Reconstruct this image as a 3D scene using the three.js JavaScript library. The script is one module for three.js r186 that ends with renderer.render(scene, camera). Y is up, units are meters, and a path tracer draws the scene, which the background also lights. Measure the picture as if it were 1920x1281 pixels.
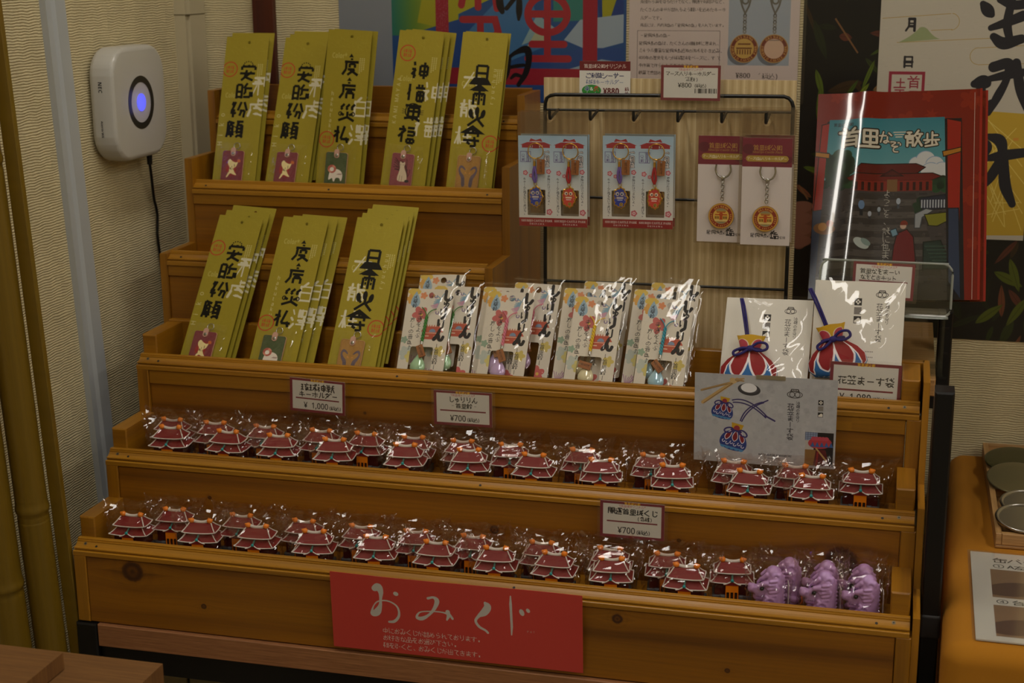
import * as THREE from 'three';
import { RoundedBoxGeometry } from 'three/addons/geometries/RoundedBoxGeometry.js';
import { mergeGeometries, mergeVertices, toCreasedNormals } from 'three/addons/utils/BufferGeometryUtils.js';
import { ImprovedNoise } from 'three/addons/math/ImprovedNoise.js';
import { MarchingCubes } from 'three/addons/objects/MarchingCubes.js';
import { RectAreaLightUniformsLib } from 'three/addons/lights/RectAreaLightUniformsLib.js';

// A souvenir corner. x runs along the tiered stand, y is up, z comes towards the customer; y = 0 is the top of the lowest rail, the floor lies 0.82 m below.
RectAreaLightUniformsLib.init();
const scene = new THREE.Scene();
scene.background = new THREE.Color(0x000000);
const camera = new THREE.PerspectiveCamera(25.58, 1920 / 1281, 0.05, 20);
camera.position.set(0.9631, 0.6925, 1.56);
camera.rotation.set(THREE.MathUtils.degToRad(-14.28), THREE.MathUtils.degToRad(14.567), THREE.MathUtils.degToRad(-0.387), 'YXZ');
camera.focus = 1.8; camera.userData.fStop = 6.3;
scene.add(camera);
const renderer = new THREE.WebGLRenderer({ antialias: true });
renderer.toneMapping = THREE.LinearToneMapping;
renderer.toneMappingExposure = 0.87;
renderer.shadowMap.enabled = true;
const FLOOR = -0.82, CEILING = 1.72, LEFT = -0.1, BACK = -0.6, RIGHT = 3.3, FRONT = 3.6;
// Ceiling lamps out of view, placed to light the stands and streak the file: [x, z, length along x, length along z]; the fittings are built with the room.
const LAMPS = [[0.46, 0.35, 0.15, 1.2], [1.9, 0.6, 0.15, 1.2], [1.1, 2.3, 0.15, 1.2], [2.3, 2.3, 0.15, 1.2], [3.0, 0.9, 0.15, 1.2]];
const LAMP_POWER = 7.5, LAMP_GLOW = 7.5, LAMP_TINT = new THREE.Color(1.0, 0.95, 0.87);
// ---------------------------------------------------------------------------------------------------------------
// A small stroke font for the Japanese lettering: every glyph is a list of strokes on a 0-9 grid ("x y x y ..."),
// or built from two others: |n side by side, =n one above the other (n tenths for the first), @ a second one set into a box of the first.
const GLYPHS = {
  一: '0595', ー: '1585', '－': '2575', '、': '2749', '。': '26462848262', '（': '7052', '「': '4080 4046', '」': '5359 5919',
  '《': '604464 90749479', '》': '005005 305335', '♪': '5057 573747 5082', '・': '4555',
  口: '2228 228288 2787', 日: '2129 218189 2585 2888', 月: '313619 317179 3474 3676', 土: '2484 5158 0898', 王: '1282 1585 5258 0898', 木: '0393 5059 5309 5399',
  禾: '7121 0494 5159 5408 5498', 艹: '0595 3328 7378', ｹ: '2004 1242 3348 7054 6292 7378', 氵: '2052 1445 1967', 亻: '7004 4339', 辶: '1122 0434 3427 2709 0929 2999',
  宀: '5052 1216 1282 8286', 門: '0009 0040 4044 0242 0444 9099 5090 5054 5292 5494', 疒: '5052 1292 2226 2609 0315 0725', 尸: '1181 8184 1484 1119', 厂: '0191 2126 2609', 广: '5051 1191 2126 2609',
  ネ: '3042 0464 6407 4549 4768', 糸: '4022 2262 7016 0575 4549 2617 6687', 金: '5004 5094 2373 1585 4358 2637 7567 0898', 令: '5004 5094 3464 2676 7658 3649', 申: '1217 1282 8287 1585 1787 5059',
  里: '2127 2181 8187 2484 2777 5159 1979 0999', 首: '2031 7061 0292 5243 2429 2484 8489 2686 2888', 成: '1282 2226 2608 2555 5548 5168 6899 8476 7091', 公: '3005 6095 5528 2878 6689', 袁: '2373 5155 1585 2757 3638 5669',
  求: '0292 5059 7081 2436 5408 5598', 㐬: '5051 0292 4225 2585 7586 3639 5659 7678 7898', 犬: '0393 5009 5499 7081', 単: '1021 4041 7061 2225 2282 8285 2585 3585 0797 5259', 兑: '2031 7061 2324 2383 8386 2686 3608 6668 6898 9897',
  軍: '1012 1090 9092 2262 2474 2477 2777 7477 2575 0898 5259', 开: '0191 0494 3139 6169', 夂: '4014 2262 7207 3489', 重: '7021 0292 2377 2323 2327 2777 2575 5159 1979 0999', 化: '3004 2329 5057 5797 9795 8153',
  立: '5052 0292 3437 7468 0898', 代: '3004 2329 4484 6066 6699 9997 8091', 衣: '5052 0292 5216 3539 3968 5599 8566', 入: '4151 5109 5499', 正: '1080 5058 5484 2428 0898', 展: '1080 8082 1282 1119 3336 6366 2484 2676 4849 6899',
  殳: '2224 2272 7274 7494 1585 2589 8519', 刂: '2227 8089', 皿: '1328 1383 8388 4348 6368 0898', 八: '3005 6095', 且: '2128 2181 8188 2383 2585 0898', 丑: '1181 3138 8178 1484 0898', 心: '1306 3338 3878 7876 5264 8396',
  幸: '1282 5055 0595 2546 7566 1777 5559', 冖: '1114 1191 9194', 友: '0393 4109 3575 7519 4599', 水: '5059 1363 4308 7053 5399', 今: '5004 5094 3464 2676 7648', 音: '5051 1181 3142 7162 0494 2529 2585 8589 2787 2989', 色: '4013 2262 6254 1474 1475 7477 1777 1418 1898 9897',
  中: '1317 1383 8387 1787 5059', 守: '5052 1214 1282 8284 0696 6479 7949 2748', 屋: '1181 8184 1484 1119 3575 4527 2767 5658 3979 2999', 我: '4012 1282 3239 3918 0486 0595 6099 9997 8091 8757', 也: '0494 2128 2898 9896 5057 9497', 島: '4022 2226 2262 6224 2464 2696 9699 2979 0909 0929 4749',
  塩: '0333 1117 0838 4022 4272 5254 4484 5454 4659 4696 9699 6669 0999', 使: '3004 2329 4292 6067 6749 3599', 用: '1118 1181 8189 1484 1686 5159', 除: '0109 0131 3113 1335 3535 6034 6094 4484 3696 6469 4647 7697', 福: '2032 0242 4206 2329 5191 5454 5393 9395 5595 5759 5797 9799 7779 5999',
  散: '1131 2124 0343 0444 1519 1545 4549 1747 7053 6292 8359 6499', 歩: '2125 5055 5282 0595 5558 3617 7688 8819', 謎: '0343 1232 1545 1747 1819 4849 6172 8173 5494 7278 5599 4343', 包: '3003 1272 7277 7757 2353 5356 2656 2329 2999 9997', 安: '5051 1113 1191 9193 0595 433789 7419', 女: '402689 0494 7218',
  分: '3005 6095 2575 7569 4528', 原: '1091 1016 1609 5142 3272 3236 7276 3474 3676 5669 3638 7688', 頁: '1090 4022 2227 2282 8287 2484 2686 2888 3819 6899', 又: '1181 8119 2499', 丙: '1181 2329 2383 8389 5125 5275', 巛: '3012 1234 6042 4264 9072 7294', 火: '1335 8365 5055 5509 5599', ム: '4117 1777 5588',
  扌: '0343 2029 0633', 苗: '0292 3032 6062 2429 2484 8489 5459 2686 2989', 東: '0191 5059 2227 2282 8287 2484 2787 5708 5799', 雨: '1181 2329 2383 8389 5159 3444 3646 6474 6676', 飛: '1060 606497 9896 7183 7586 2042 3039 1232 0353 2409', 虎: '5053 5171 1393 1316 1609 9395 3565 4476 3848 4858 5889 8988', 白: '5032 2229 2282 8289 2585 2989',
  澤: '|3氵睪', 睪: '1080 1013 8083 1383 3033 6063 5355 1585 2646 7565 0797 5559', 大: '0393 5009 5499', 龍: '2021 0242 1213 3223 0444 1519 1545 4549 1747 6091 6393 6396 6696 9698 6999 5069', 主: '5051 1282 1585 5258 0898', 吉: '0292 5054 1484 2629 2686 8689 2989', 言: '5051 0292 2383 2585 2729 2787 8789 2989',
  子: '2181 8153 5359 5939 0595', 品: '3033 3070 7073 3373 0509 0545 4549 0949 5559 5595 9599 5999', 己: '1181 8184 1484 1418 1898 9897', 共: '0393 3137 6167 0797 3819 6889', 下: '0191 5159 5375', 弓: '1181 8184 1484 1417 1787 8759', 出: '1115 1585 8185 5059 1619 1989 8689', 足: '2224 2282 8284 2484 5459 2629 2999 5686', 亦: '5052 0292 3236 3609 6269 2527 8598', 危: '4022 2272 0494 2426 2609 4474 7477 7757 4448 4898', 僉: '5004 5094 3363 2427 2484 8487 2787 3709 3749 6759 6799',
  身: '4131 2127 2181 8189 2484 2686 0797 8519', 彖: '2181 0494 4415 5659 5927 8455 5699', 方: '5052 0292 4373 7369 6949 4309', 商: '5051 1191 3133 7163 1419 1484 8489 4436 6476 4669 4666', 天: '1181 0494 5109 5499', 然: '3005 2252 4209 6373 5393 7006 7499 1707 3747 5767', 每: '3005 1282 3228 2888 7288 0595', 冊: '1119 1141 4149 6169 6191 9199 0595', 胡: '0343 2027 0409 0444 4449 0949', 焦: '3005 2228 2282 2484 2686 5158', 専: '0191 5055 2226 2282 8286 2484 2686 0797 7279', 曲: '1219 1282 8289 1989 4049 6069 1585', 豆: '0191 2325 2383 8385 2585 3637 6567 0999', 畐: '2080 2323 2383 2325 8385 2585 2629 2686 8689 5659 2989', 斤: '7021 2126 2609 2494 6469', 年: '3005 2282 2495 2427 0797 5259', 林: '0343 2029 2304 2345 5393 7079 7354 7395', 止: '2428 5058 5484 0898', 史: '1215 1282 8285 1585 5057 5709 3799', 云: '2171 0494 4427 2787 6698', 制: '2013 1252 0464 3039 1648 7177 9199', 去: '0292 5055 0595 4527 2787 6698', 手: '7021 1383 0595 5158 5848', 乍: '3005 2292 4249 4474 4676', 業: '3032 6062 1021 8071 0393 3343 6353 1585 0696 5459 4619 6699', 失: '3004 2282 0494 5009 5599', 父: '3002 6092 7209 2299', 者: '0343 1585 0595 5055 8116 3639 3686 8689', 缶: '3004 2292 0494 5258 1619 1989 8689', 左: '0292 4109 3686 5659 2999', 前: '2031 7061 0292 1319 1343 4349 1545 1747 7277 9299', 台: '4013 1383 6284 2629 2686 8689 2989', 氏: '7021 2128 2848 2585 5188', 上: '5058 5484 0898', 地: '0333 1118 0838 3484 5157 5797 9795 7067 8486',
  縄: '3012 1232 4015 0535 2529 1607 3647 5059 5090 9093 5393 5494 9497 5797 7179 7999', 琴: '1040 0242 2024 0444 5090 5292 7074 5494 4406 4496 3666 2777 7759', 癒: '5051 1292 2226 2609 4325 4364 3545 7277 2728 3939 5958',
  益: '2031 7061 0292 3214 6284 1528 1585 8588 4548 6568 0898', 愛: '8021 2132 5142 7152 1315 1383 8384 2537 5556 3828 4709 7699', 組: '|5糸且', 魔: '5051 1191 2126 2609 3252 4235 6292 7255 7295 4747 4767 6769', 疫: '5051 1292 2226 2609 4345 4373 7375 3676 7639 4699', 病: '5051 1292 2226 2609 3494 4649 4686 8689 6446 6476', 災: '3012 1223 6042 4253 9072 7283 1536 8566 5457 5709 5799', 払: '0333 2029 0633 6047 4797 7689',
  旦: '2027 2080 8087 2484 2777 0999', 晦: '0109 0131 3139 0535 0838 6043 5393 5356 5646 8588 9598 8848', 跡: '|5足亦', 恵: '0191 5055 2225 2282 8285 2484 2585 1708 3639 3979 6777 8798', 選: '1122 0434 3427 2709 0929 2999 4060 4263 7090 7293 3494 5356 7376 3696 5748 7788', 壬: '7021 1585 2189 5158 0898',
  好: '|4女子', 城: '|4土成', 琉: '|4王㐬', 球: '|4王求', 神: '|4ネ申', 獣: '|6単犬', 税: '|4禾兑', 種: '|4禾重', 鈴: '|5金令', 花: '=4艹化', 笠: '=4ｹ立', 袋: '=5代衣', 殿: '|5展殳', 利: '|6禾刂', 紐: '|5糸丑', 沖: '|3氵中', 柱: '|4木主', 紛: '|4糸分', 願: '|5原頁', 描: '|4扌苗', 猫: '|4扌苗', 詰: '|5言吉', 引: '|6弓－', 険: '|3亻僉', 縁: '|4糸彖', 結: '|4糸吉', 訪: '|5言方', 海: '|3氵每', 珊: '|4王冊', 瑚: '|3王湖', 湖: '|6胡月', 礁: '|4口焦', 豊: '=5曲豆', 富: '=3宀畐', 歴: '@3289厂歷', 歷: '=6林止', 伝: '|3亻云', 統: '|4糸兑', 製: '=5制衣', 法: '|3氵去', 作: '|3亻乍', 鉄: '|5金失', 釜: '=4父金', 煮: '=7者一', 紙: '|4糸氏', 近: '@3097辶斤', 込: '@3097辶入', 運: '@3097辶軍', 開: '@2489門开', 園: '@1080口袁', 各: '=5夂口', 龥: '=5心友',
  の: '~52472907145284967859', し: '~303638597996', ゅ: '~232635537485776858 ~525749', り: '~202634 ~7074775849', ん: '~50280926455558698996', お: '~1363 ~40473918163464867859 7193', み: '~10605038291807264796 ~838759', く: '701589', じ: '~303638597996 6172 8193', な: '0353 ~3018 7193 ~64685938476799', ぞ: '~1070048445374979 7181 9293', ま: '1282 1585 ~5057482817365689', い: '~11163846 ~7286', と: '~3044 ~823315284989', き: '1282 1585 ~405677 ~27183979', っ: '~2484879768', よ: '5383 ~5057482817365689', う: '~3061 ~14436485875849', こ: '~2272 ~16183989', そ: '~2070059546385979', に: '~101629 5282 ~46486999', さ: '1383 ~406577 ~27183979', れ: '2029 ~033308355363667998', た: '0353 ~300709 5494 ~56485999', は: '~101629 4393 ~70776848476689', を: '1171 ~402605345458 ~8346374989', ぶ: '~4152 ~435457695938 ~2516 ~7588 7181 9292', ち: '1272 ~403605447486775839', ゃ: '~155484857666 ~3349 5363', も: '~403648698896 1363 1666', て: '~11915345587989', あ: '1282 ~404647 ~73371806255484967859', げ: '~101629 4494 ~707769 7181 9292', る: '~2070055484968759484758', だ: '0353 ~300709 5494 ~56485999 7181', け: '~101629 4494 ~707769', が: '~0353555759 ~3018 7497 7181 9292', め: '~2148 ~612807154474867759', ら: '~4061 ~2226446486775839', す: '0292 ~505546363544555749', び: '~0141250728486561 ~618495 7181', か: '~0353555759 ~3018 7497', で: '~11915345587989 6373', せ: '0494 ~7077 ~30388', ど: '~3044 ~823315284989 7181', や: '~04846483 5061 ~2059', え: '~4050 ~128209475999', ご: '~2272 ~16183989 7181 9293', つ: '~0373957949',
  キ: '1373 0696 4059', ホ: '0393 5059 2517 7587', ル: '3034 3419 6068 6896', ダ: '4003 2272 7209 2456 7081 9092', オ: '0393 6069 6949 6307', リ: '2026 7074 7449', ジ: '1122 0324 1949 4996 6071 8091', ナ: '0494 5055 5519', シ: '1122 0424 1949 4994', サ: '0393 3037 7073 7339', セ: '0494 9476 3038 3888', ッ: '1426 4456 8487 8739', ト: '3039 3486', マ: '1191 9156 3668', ス: '1181 8109 5588', ミ: '3071 2474 1889', ラ: '2171 0494 9449', ベ: '0532 3296 7081', バ: '3208 6298 7081', チ: '8022 0494 5059', イ: '8005 5359',
};
const ALIAS = { 'Ｎ': 'ネ' };
function strokesOf(ch, x, y, w, h, out) {
  const g = GLYPHS[ch];
  if (!g) return false;
  const op = g[0];
  if (op === '|' || op === '=') {
    const r = +g[1] / 10, [a, b] = [...g.slice(2)];
    if (op === '|') { strokesOf(a, x, y, w * r * 0.94, h, out); strokesOf(b, x + w * r, y, w * (1 - r), h, out); }
    else { strokesOf(a, x, y, w, h * r * 0.92, out); strokesOf(b, x, y + h * r, w, h * (1 - r), out); }
  } else if (op === '@') {
    const [x0, y0, x1, y1] = g.slice(1, 5).split('').map((c) => +c / 9), [a, b] = [...g.slice(5)];
    if (b === '袁') { strokesOf('口', x - w * 0.15, y - h * 0.15, w * 1.3, h * 1.3, out); strokesOf(b, x + w * 0.16, y + h * 0.12, w * 0.68, h * 0.72, out); }
    else { strokesOf(a, x, y, w, h, out); strokesOf(b, x + w * x0, y + h * y0, w * (x1 - x0), h * (y1 - y0), out); }
  } else for (const s of g.split(' ')) {
    const soft = s[0] === '~', d = soft ? s.slice(1) : s, pts = [];
    for (let i = 0; i + 1 < d.length; i += 2) pts.push([x + (w * (+d[i] + 0.5)) / 10, y + (h * (+d[i + 1] + 0.5)) / 10]);
    if (pts.length > 1) out.push([soft, pts]);
  }
  return true;
}
function strokePath(c, soft, pts) {
  c.beginPath(); c.moveTo(...pts[0]);
  if (!soft || pts.length < 3) for (const q of pts.slice(1)) c.lineTo(...q);
  else {
    for (let i = 1; i < pts.length - 1; i++) c.quadraticCurveTo(...pts[i], (pts[i][0] + pts[i + 1][0]) / 2, (pts[i][1] + pts[i + 1][1]) / 2);
    c.lineTo(...pts[pts.length - 1]);
  }
  c.stroke();
}
// One line of lettering from its top left corner; vertical text runs down. Latin letters and figures come from the built-in fonts.
function write(c, text, x, y, size, { ink = '#141210', weight = 0.1, down = false, font = 'sans-serif', bold = '', gap = 0, narrow = 1, wide = 1, cap = 'round', vary = 0 } = {}) {
  c.save(); c.strokeStyle = c.fillStyle = ink; c.lineCap = cap; c.lineJoin = 'round';
  for (const ch of text) {
    if (ch === ' ') { if (down) y += size * 0.5; else x += size * 0.5; continue; }
    const out = [], w = size * wide;
    if (down && (ch === 'ー' || ch === '－')) out.push([false, [[x + w * 0.5, y + size * 0.12], [x + w * 0.5, y + size * 0.88]]]);
    else strokesOf(ch, x, y, w, size, out);
    if (out.length) {
      out.forEach(([soft, pts], i) => { c.lineWidth = size * weight * (1 + vary * Math.sin(i * 2.4 + x)); strokePath(c, soft, pts); });
      if (down) y += size * (1 + gap); else x += w * (1 + gap);
    } else {
      c.font = `${bold} ${size * 1.02}px ${font}`; c.textBaseline = 'alphabetic'; c.textAlign = 'left';
      const m = c.measureText(ch).width * narrow;
      c.save(); c.translate(x, y + size * 0.88); c.scale(narrow, 1); c.fillText(ch, 0, 0); c.lineWidth = size * weight * 0.28; c.strokeText(ch, 0, 0); c.restore();
      if (down) y += size; else x += m + size * gap;
    }
  }
  c.restore(); return down ? y : x;
}
const span = (text, size, { gap = 0, narrow = 1, wide = 1 } = {}) => { let n = 0; for (const ch of text) n += ch === ' ' ? size * 0.5 : GLYPHS[ch] ? size * wide * (1 + gap) : size * (0.58 * narrow + gap); return n; };
const centred = (c, text, cx, y, size, o = {}) => write(c, text, cx - span(text, size, o) / 2, y, size, o);
// ---------------------------------------------------------------------------------------------------------------
const DEG = Math.PI / 180, noise = new ImprovedNoise(), V = (x, y, z) => new THREE.Vector3(x, y, z);
let seed = 7;
const rnd = () => { seed = (Math.imul(seed, 1664525) + 1013904223) >>> 0; return seed / 4294967296; };
const rr = (a, b) => a + (b - a) * rnd();
const taken = new Map();
const numbered = (n) => { const k = taken.get(n) ?? 0; taken.set(n, k + 1); return k ? `${n}_${String(k).padStart(3, '0')}` : n; };
function mesh(name, geometry, material, parent) {
  const m = new THREE.Mesh(geometry, material);
  m.name = parent ? name : numbered(name); m.castShadow = m.receiveShadow = true; (parent ?? scene).add(m); return m;
}
function tag(o, label, category, group, kind) { o.userData = { label }; if (category) o.userData.category = category; if (group) o.userData.group = group; if (kind) o.userData.kind = kind; return o; }
function thing(name, label, category, [x, y, z] = [0, 0, 0], group) {
  const o = new THREE.Group(); o.name = numbered(name); o.position.set(x, y, z); scene.add(o); return tag(o, label, category, group);
}
function structure(name, geometry, material, label) { const m = mesh(name, geometry, material); m.userData = { kind: 'structure', label }; return m; }
function copyOf(root, label, group) { const c = root.clone(); c.name = numbered(root.name.replace(/_\d{3}$/, '')); scene.add(c); c.userData = { ...root.userData, label }; if (group) c.userData.group = group; return c; }
const mat = (o) => new THREE.MeshStandardMaterial({ roughness: 0.6, ...o });
const phys = (o) => new THREE.MeshPhysicalMaterial({ roughness: 0.5, ...o });
function print(w, h, draw) { const cv = document.createElement('canvas'); cv.width = w; cv.height = h; const c = cv.getContext('2d'); draw(c, w, h); const t = new THREE.CanvasTexture(cv); t.colorSpace = THREE.SRGBColorSpace; t.anisotropy = 8; return t; }
function data(w, h, fn, srgb = true) {
  const d = new Uint8Array(w * h * 4);
  for (let y = 0, i = 0; y < h; y++) for (let x = 0; x < w; x++, i += 4) { const q = fn(x, y); d[i] = q[0]; d[i + 1] = q[1]; d[i + 2] = q[2]; d[i + 3] = 255; }
  const t = new THREE.DataTexture(d, w, h); t.magFilter = THREE.LinearFilter; t.minFilter = THREE.LinearMipmapLinearFilter; t.generateMipmaps = true; t.wrapS = t.wrapT = THREE.RepeatWrapping; if (srgb) t.colorSpace = THREE.SRGBColorSpace; t.needsUpdate = true; return t;
}
const clamp = (v, a = 0, b = 1) => Math.min(b, Math.max(a, v)), mix = (a, b, t) => a + (b - a) * t;
// Box with small chamfers whose uv run in metres, u along the grain (0 x, 1 y, 2 z).
function grainUV(g, axis, du = 0, dv = 0) {
  g = g.index ? g.toNonIndexed() : g;
  const p = g.attributes.position, n = p.count, uv = new Float32Array(n * 2), a = V(), b = V(), c = V();
  for (let i = 0; i < n; i += 3) {
    a.fromBufferAttribute(p, i); b.fromBufferAttribute(p, i + 1); c.fromBufferAttribute(p, i + 2);
    const nx = b.clone().sub(a).cross(c.clone().sub(a)), m = [Math.abs(nx.x), Math.abs(nx.y), Math.abs(nx.z)];
    const face = m.indexOf(Math.max(...m)), rest = [0, 1, 2].filter((k) => k !== axis && k !== face), other = rest[0];
    [a, b, c].forEach((q, k) => { const e = q.toArray(); uv[(i + k) * 2] = (face === axis ? e[(axis + 1) % 3] * 0.25 : e[axis]) + du; uv[(i + k) * 2 + 1] = (face === axis ? e[(axis + 2) % 3] : e[other]) + dv; });
  }
  g.setAttribute('uv', new THREE.BufferAttribute(uv, 2)); return g;
}
function bevelBox(w, h, d, r = 0.001) {   // a box with chamfered edges, 44 triangles
  const g = new THREE.ExtrudeGeometry(new THREE.Shape([[-w / 2 + r, -h / 2 + r], [w / 2 - r, -h / 2 + r], [w / 2 - r, h / 2 - r], [-w / 2 + r, h / 2 - r]].map((q) => new THREE.Vector2(...q))), { depth: d - 2 * r, bevelEnabled: true, bevelThickness: r, bevelSize: r, bevelSegments: 1 });
  g.translate(0, 0, -d / 2 + r); return g;
}
// A board between two corners, uv in metres along the grain.
function board(x0, y0, z0, x1, y1, z1, axis = 0, r = 0.001) {
  const g = bevelBox(x1 - x0, y1 - y0, z1 - z0, r); g.translate((x0 + x1) / 2, (y0 + y1) / 2, (z0 + z1) / 2);
  return grainUV(g, axis, rr(0, 3), rr(0, 3));
}
const box = (w, h, d, x = 0, y = 0, z = 0) => new THREE.BoxGeometry(w, h, d).translate(x, y, z);
const ball = (r, x, y, z, sx = 1, sy = 1, sz = 1, n = 10) => new THREE.SphereGeometry(r, n + 2, n).scale(sx, sy, sz).translate(x, y, z);
const merge = (list) => mergeGeometries(list.map((g) => { const q = g.index ? g.toNonIndexed() : g; for (const k of Object.keys(q.attributes)) if (!['position', 'normal', 'uv'].includes(k)) q.deleteAttribute(k); return q; }));
const tube = (pts, r, n = 20, sides = 6, closed = false) => new THREE.TubeGeometry(new THREE.CatmullRomCurve3(pts.map((q) => V(...q)), closed, 'catmullrom', 0.5), n, r, sides, closed);
const rod = (a, b, r, sides = 6) => new THREE.TubeGeometry(new THREE.LineCurve3(V(...a), V(...b)), 1, r, sides, false);
function roundRect(w, h, r, x = 0, y = 0, Kind = THREE.Shape) {
  const s = new Kind(), a = x - w / 2, b = y - h / 2, c = x + w / 2, d = y + h / 2;
  s.moveTo(a + r, b); s.lineTo(c - r, b); s.absarc(c - r, b + r, r, -Math.PI / 2, 0); s.lineTo(c, d - r); s.absarc(c - r, d - r, r, 0, Math.PI / 2); s.lineTo(a + r, d); s.absarc(a + r, d - r, r, Math.PI / 2, Math.PI); s.lineTo(a, b + r); s.absarc(a + r, b + r, r, Math.PI, 1.5 * Math.PI);
  return s;
}
// A sheet w x h standing on its lower edge (origin bottom centre, printed side +z), d thick, with holes; uv 0-1 over the sheet.
function sheet(w, h, d, { r = 0.002, holes = [] } = {}) {
  const s = roundRect(w, h, r, 0, h / 2);
  for (const q of holes) { const p = new THREE.Path(); if (q.length === 3) p.absarc(q[0], q[1], q[2], 0, Math.PI * 2, true); else { const k = roundRect(q[2], q[3], q[4], q[0], q[1], THREE.Path); p.copy(k); } s.holes.push(p); }
  const g = new THREE.ExtrudeGeometry(s, { depth: d, bevelEnabled: false, curveSegments: 6 }).translate(0, 0, -d), p = g.attributes.position, uv = g.attributes.uv;
  for (let i = 0; i < p.count; i++) uv.setXY(i, p.getX(i) / w + 0.5, p.getY(i) / h);
  return g;
}
// A sheet that may be bent: a thin solid grid, z(u, v) gives the bulge.
function bent(w, h, d, nu, nv, z) {
  const g = new THREE.BoxGeometry(w, h, d, nu, nv, 1).translate(0, h / 2, 0), p = g.attributes.position;
  for (let i = 0; i < p.count; i++) p.setZ(i, p.getZ(i) + z(p.getX(i) / w + 0.5, p.getY(i) / h));
  g.computeVertexNormals(); return g;
}
const ridged = (x, y, s) => 1 - 2 * Math.abs(noise.noise(x, y, s));
// Thin clear film over a flat pack: one sheet with folds.
function film(w, h, bulge, s, fold = 0.0009, nu = 18, nv = 26) {
  const g = new THREE.PlaneGeometry(w, h, nu, nv).translate(0, h / 2, 0), p = g.attributes.position;
  for (let i = 0; i < p.count; i++) {
    const u = p.getX(i) / w + 0.5, v = p.getY(i) / h, edge = Math.min(1, 6 * Math.min(u, 1 - u, v + 0.1, 1 - v));
    p.setZ(i, bulge * Math.pow(Math.max(0, Math.sin(Math.PI * clamp(u))), 0.6) * Math.pow(Math.max(0, Math.sin(Math.PI * clamp(v * 0.9 + 0.08))), 0.6) + fold * (ridged(u * 3.1 + v * 2.2, v * 2.3 - u, s) + 0.6 * ridged(u * 7 - v * 5, v * 6, s + 3)) * (0.4 + 0.6 * edge));
  }
  g.computeVertexNormals(); return g;
}
// Pose of a card: bottom centre, lean back, turn, roll (degrees).
const lean = (o, x, y, z, back, turn = 0, roll = 0) => { o.position.set(x, y, z); o.rotation.set(-back * DEG, turn * DEG, roll * DEG, 'YXZ'); return o; };
const ORD = ['first', 'second', 'third', 'fourth', 'fifth', 'sixth', 'seventh', 'eighth', 'ninth', 'tenth', 'eleventh', 'twelfth', 'thirteenth'];

// ---------------------------------------------------------------------------------------------------------------
// Materials
// Varnished pine: rows of grain that swing round the knots [x, y, radius] (metres) of a board len x wid.
function pine(W, H, len, wid, knots, s, tone = [154, 103, 13]) {
  return data(W, H, (px, py) => {
    const x = (px / W) * len, y = (py / H) * wid; let yy = y, dark = 0, ring = 0;
    for (const [kx, ky, kr] of knots) {
      const dx = (x - kx) / (kr * 3.2), dy = y - ky, q = Math.exp(-dx * dx), k = Math.sign(dy || 1);
      yy += -k * q * kr * 1.3 * Math.exp(-Math.abs(dy) / (kr * 1.6));
      const rad = Math.hypot((x - kx) * 0.92, dy) / kr * (1 + 0.08 * noise.noise(x * 300, y * 300, s));
      if (rad < 1.1) dark = Math.max(dark, clamp((1.1 - rad) * 5) * (0.75 + 0.25 * Math.cos(rad * 9)));
      else ring = Math.max(ring, Math.exp(-(rad - 1) * 1.6) * (0.35 + 0.3 * Math.cos(rad * 7)));
    }
    const band = noise.noise(x * 0.9, yy * 42 + s * 5, s), fine = noise.noise(x * 5, yy * 330, s + 4), pore = noise.noise(x * 26, yy * 900, s + 9), broad = noise.noise(x * 2.2, y * 9, s + 13);
    const late = Math.pow(clamp(0.5 + 0.9 * band), 3) * 0.24, v = 1 - late + 0.07 * fine + 0.045 * pore + 0.09 * broad - 0.22 * ring;
    const m = clamp(dark);
    return [mix(tone[0] * v, 62, m), mix(tone[1] * v * (1 - late * 0.25), 30, m), mix(tone[2] * v * (1 - late * 0.4), 9, m)].map((q) => clamp(q, 0, 255));
  });
}
const PINE_LEN = 1.2, PINE_WID = 0.3;
function pineMat(tex, len, wid, extra) { tex.repeat.set(1 / len, 1 / wid); return phys({ map: tex, roughness: 0.42, clearcoat: 0.25, clearcoatRoughness: 0.35, ...extra }); }
const pineRail = pineMat(pine(1024, 256, PINE_LEN, PINE_WID, [], 1.3, [164, 113, 20]), PINE_LEN, PINE_WID);
const pineBoard = pineMat(pine(1024, 256, PINE_LEN, PINE_WID, [[0.31, 0.06, 0.003], [0.85, 0.21, 0.004]], 4.1), PINE_LEN, PINE_WID);
const pineDeep = pineMat(pine(1024, 256, PINE_LEN, PINE_WID, [[0.62, 0.13, 0.004]], 8.6, [138, 87, 9]), PINE_LEN, PINE_WID);
const laminate = mat({ map: data(512, 256, (x, y) => { const g = noise.noise(x * 0.018, y * 0.55, 2.2) * 26 + noise.noise(x * 0.09, y * 1.7, 5) * 12; return [150 + g, 100 + g * 0.8, 62 + g * 0.6]; }), roughness: 0.55 });
laminate.map.repeat.set(1 / 0.5, 1 / 0.12);
const paleLaminate = mat({ map: data(512, 256, (x, y) => { const g = noise.noise(x * 0.012, y * 0.35, 7.2) * 22 + noise.noise(x * 0.08, y * 1.3, 3) * 12; return [168 + g, 128 + g * 0.9, 78 + g * 0.7]; }), roughness: 0.5 });
paleLaminate.map.repeat.set(1 / 0.5, 1 / 0.2);
const blackMetal = mat({ color: 0x0d0c0d, roughness: 0.45, metalness: 0.2 });
const wirePaint = mat({ color: 0x0b0b0c, roughness: 0.38 });
const clearFilm = phys({ color: 0xffffff, transmission: 1, thickness: 0, roughness: 0.06, ior: 1.5, side: THREE.DoubleSide });
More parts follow.
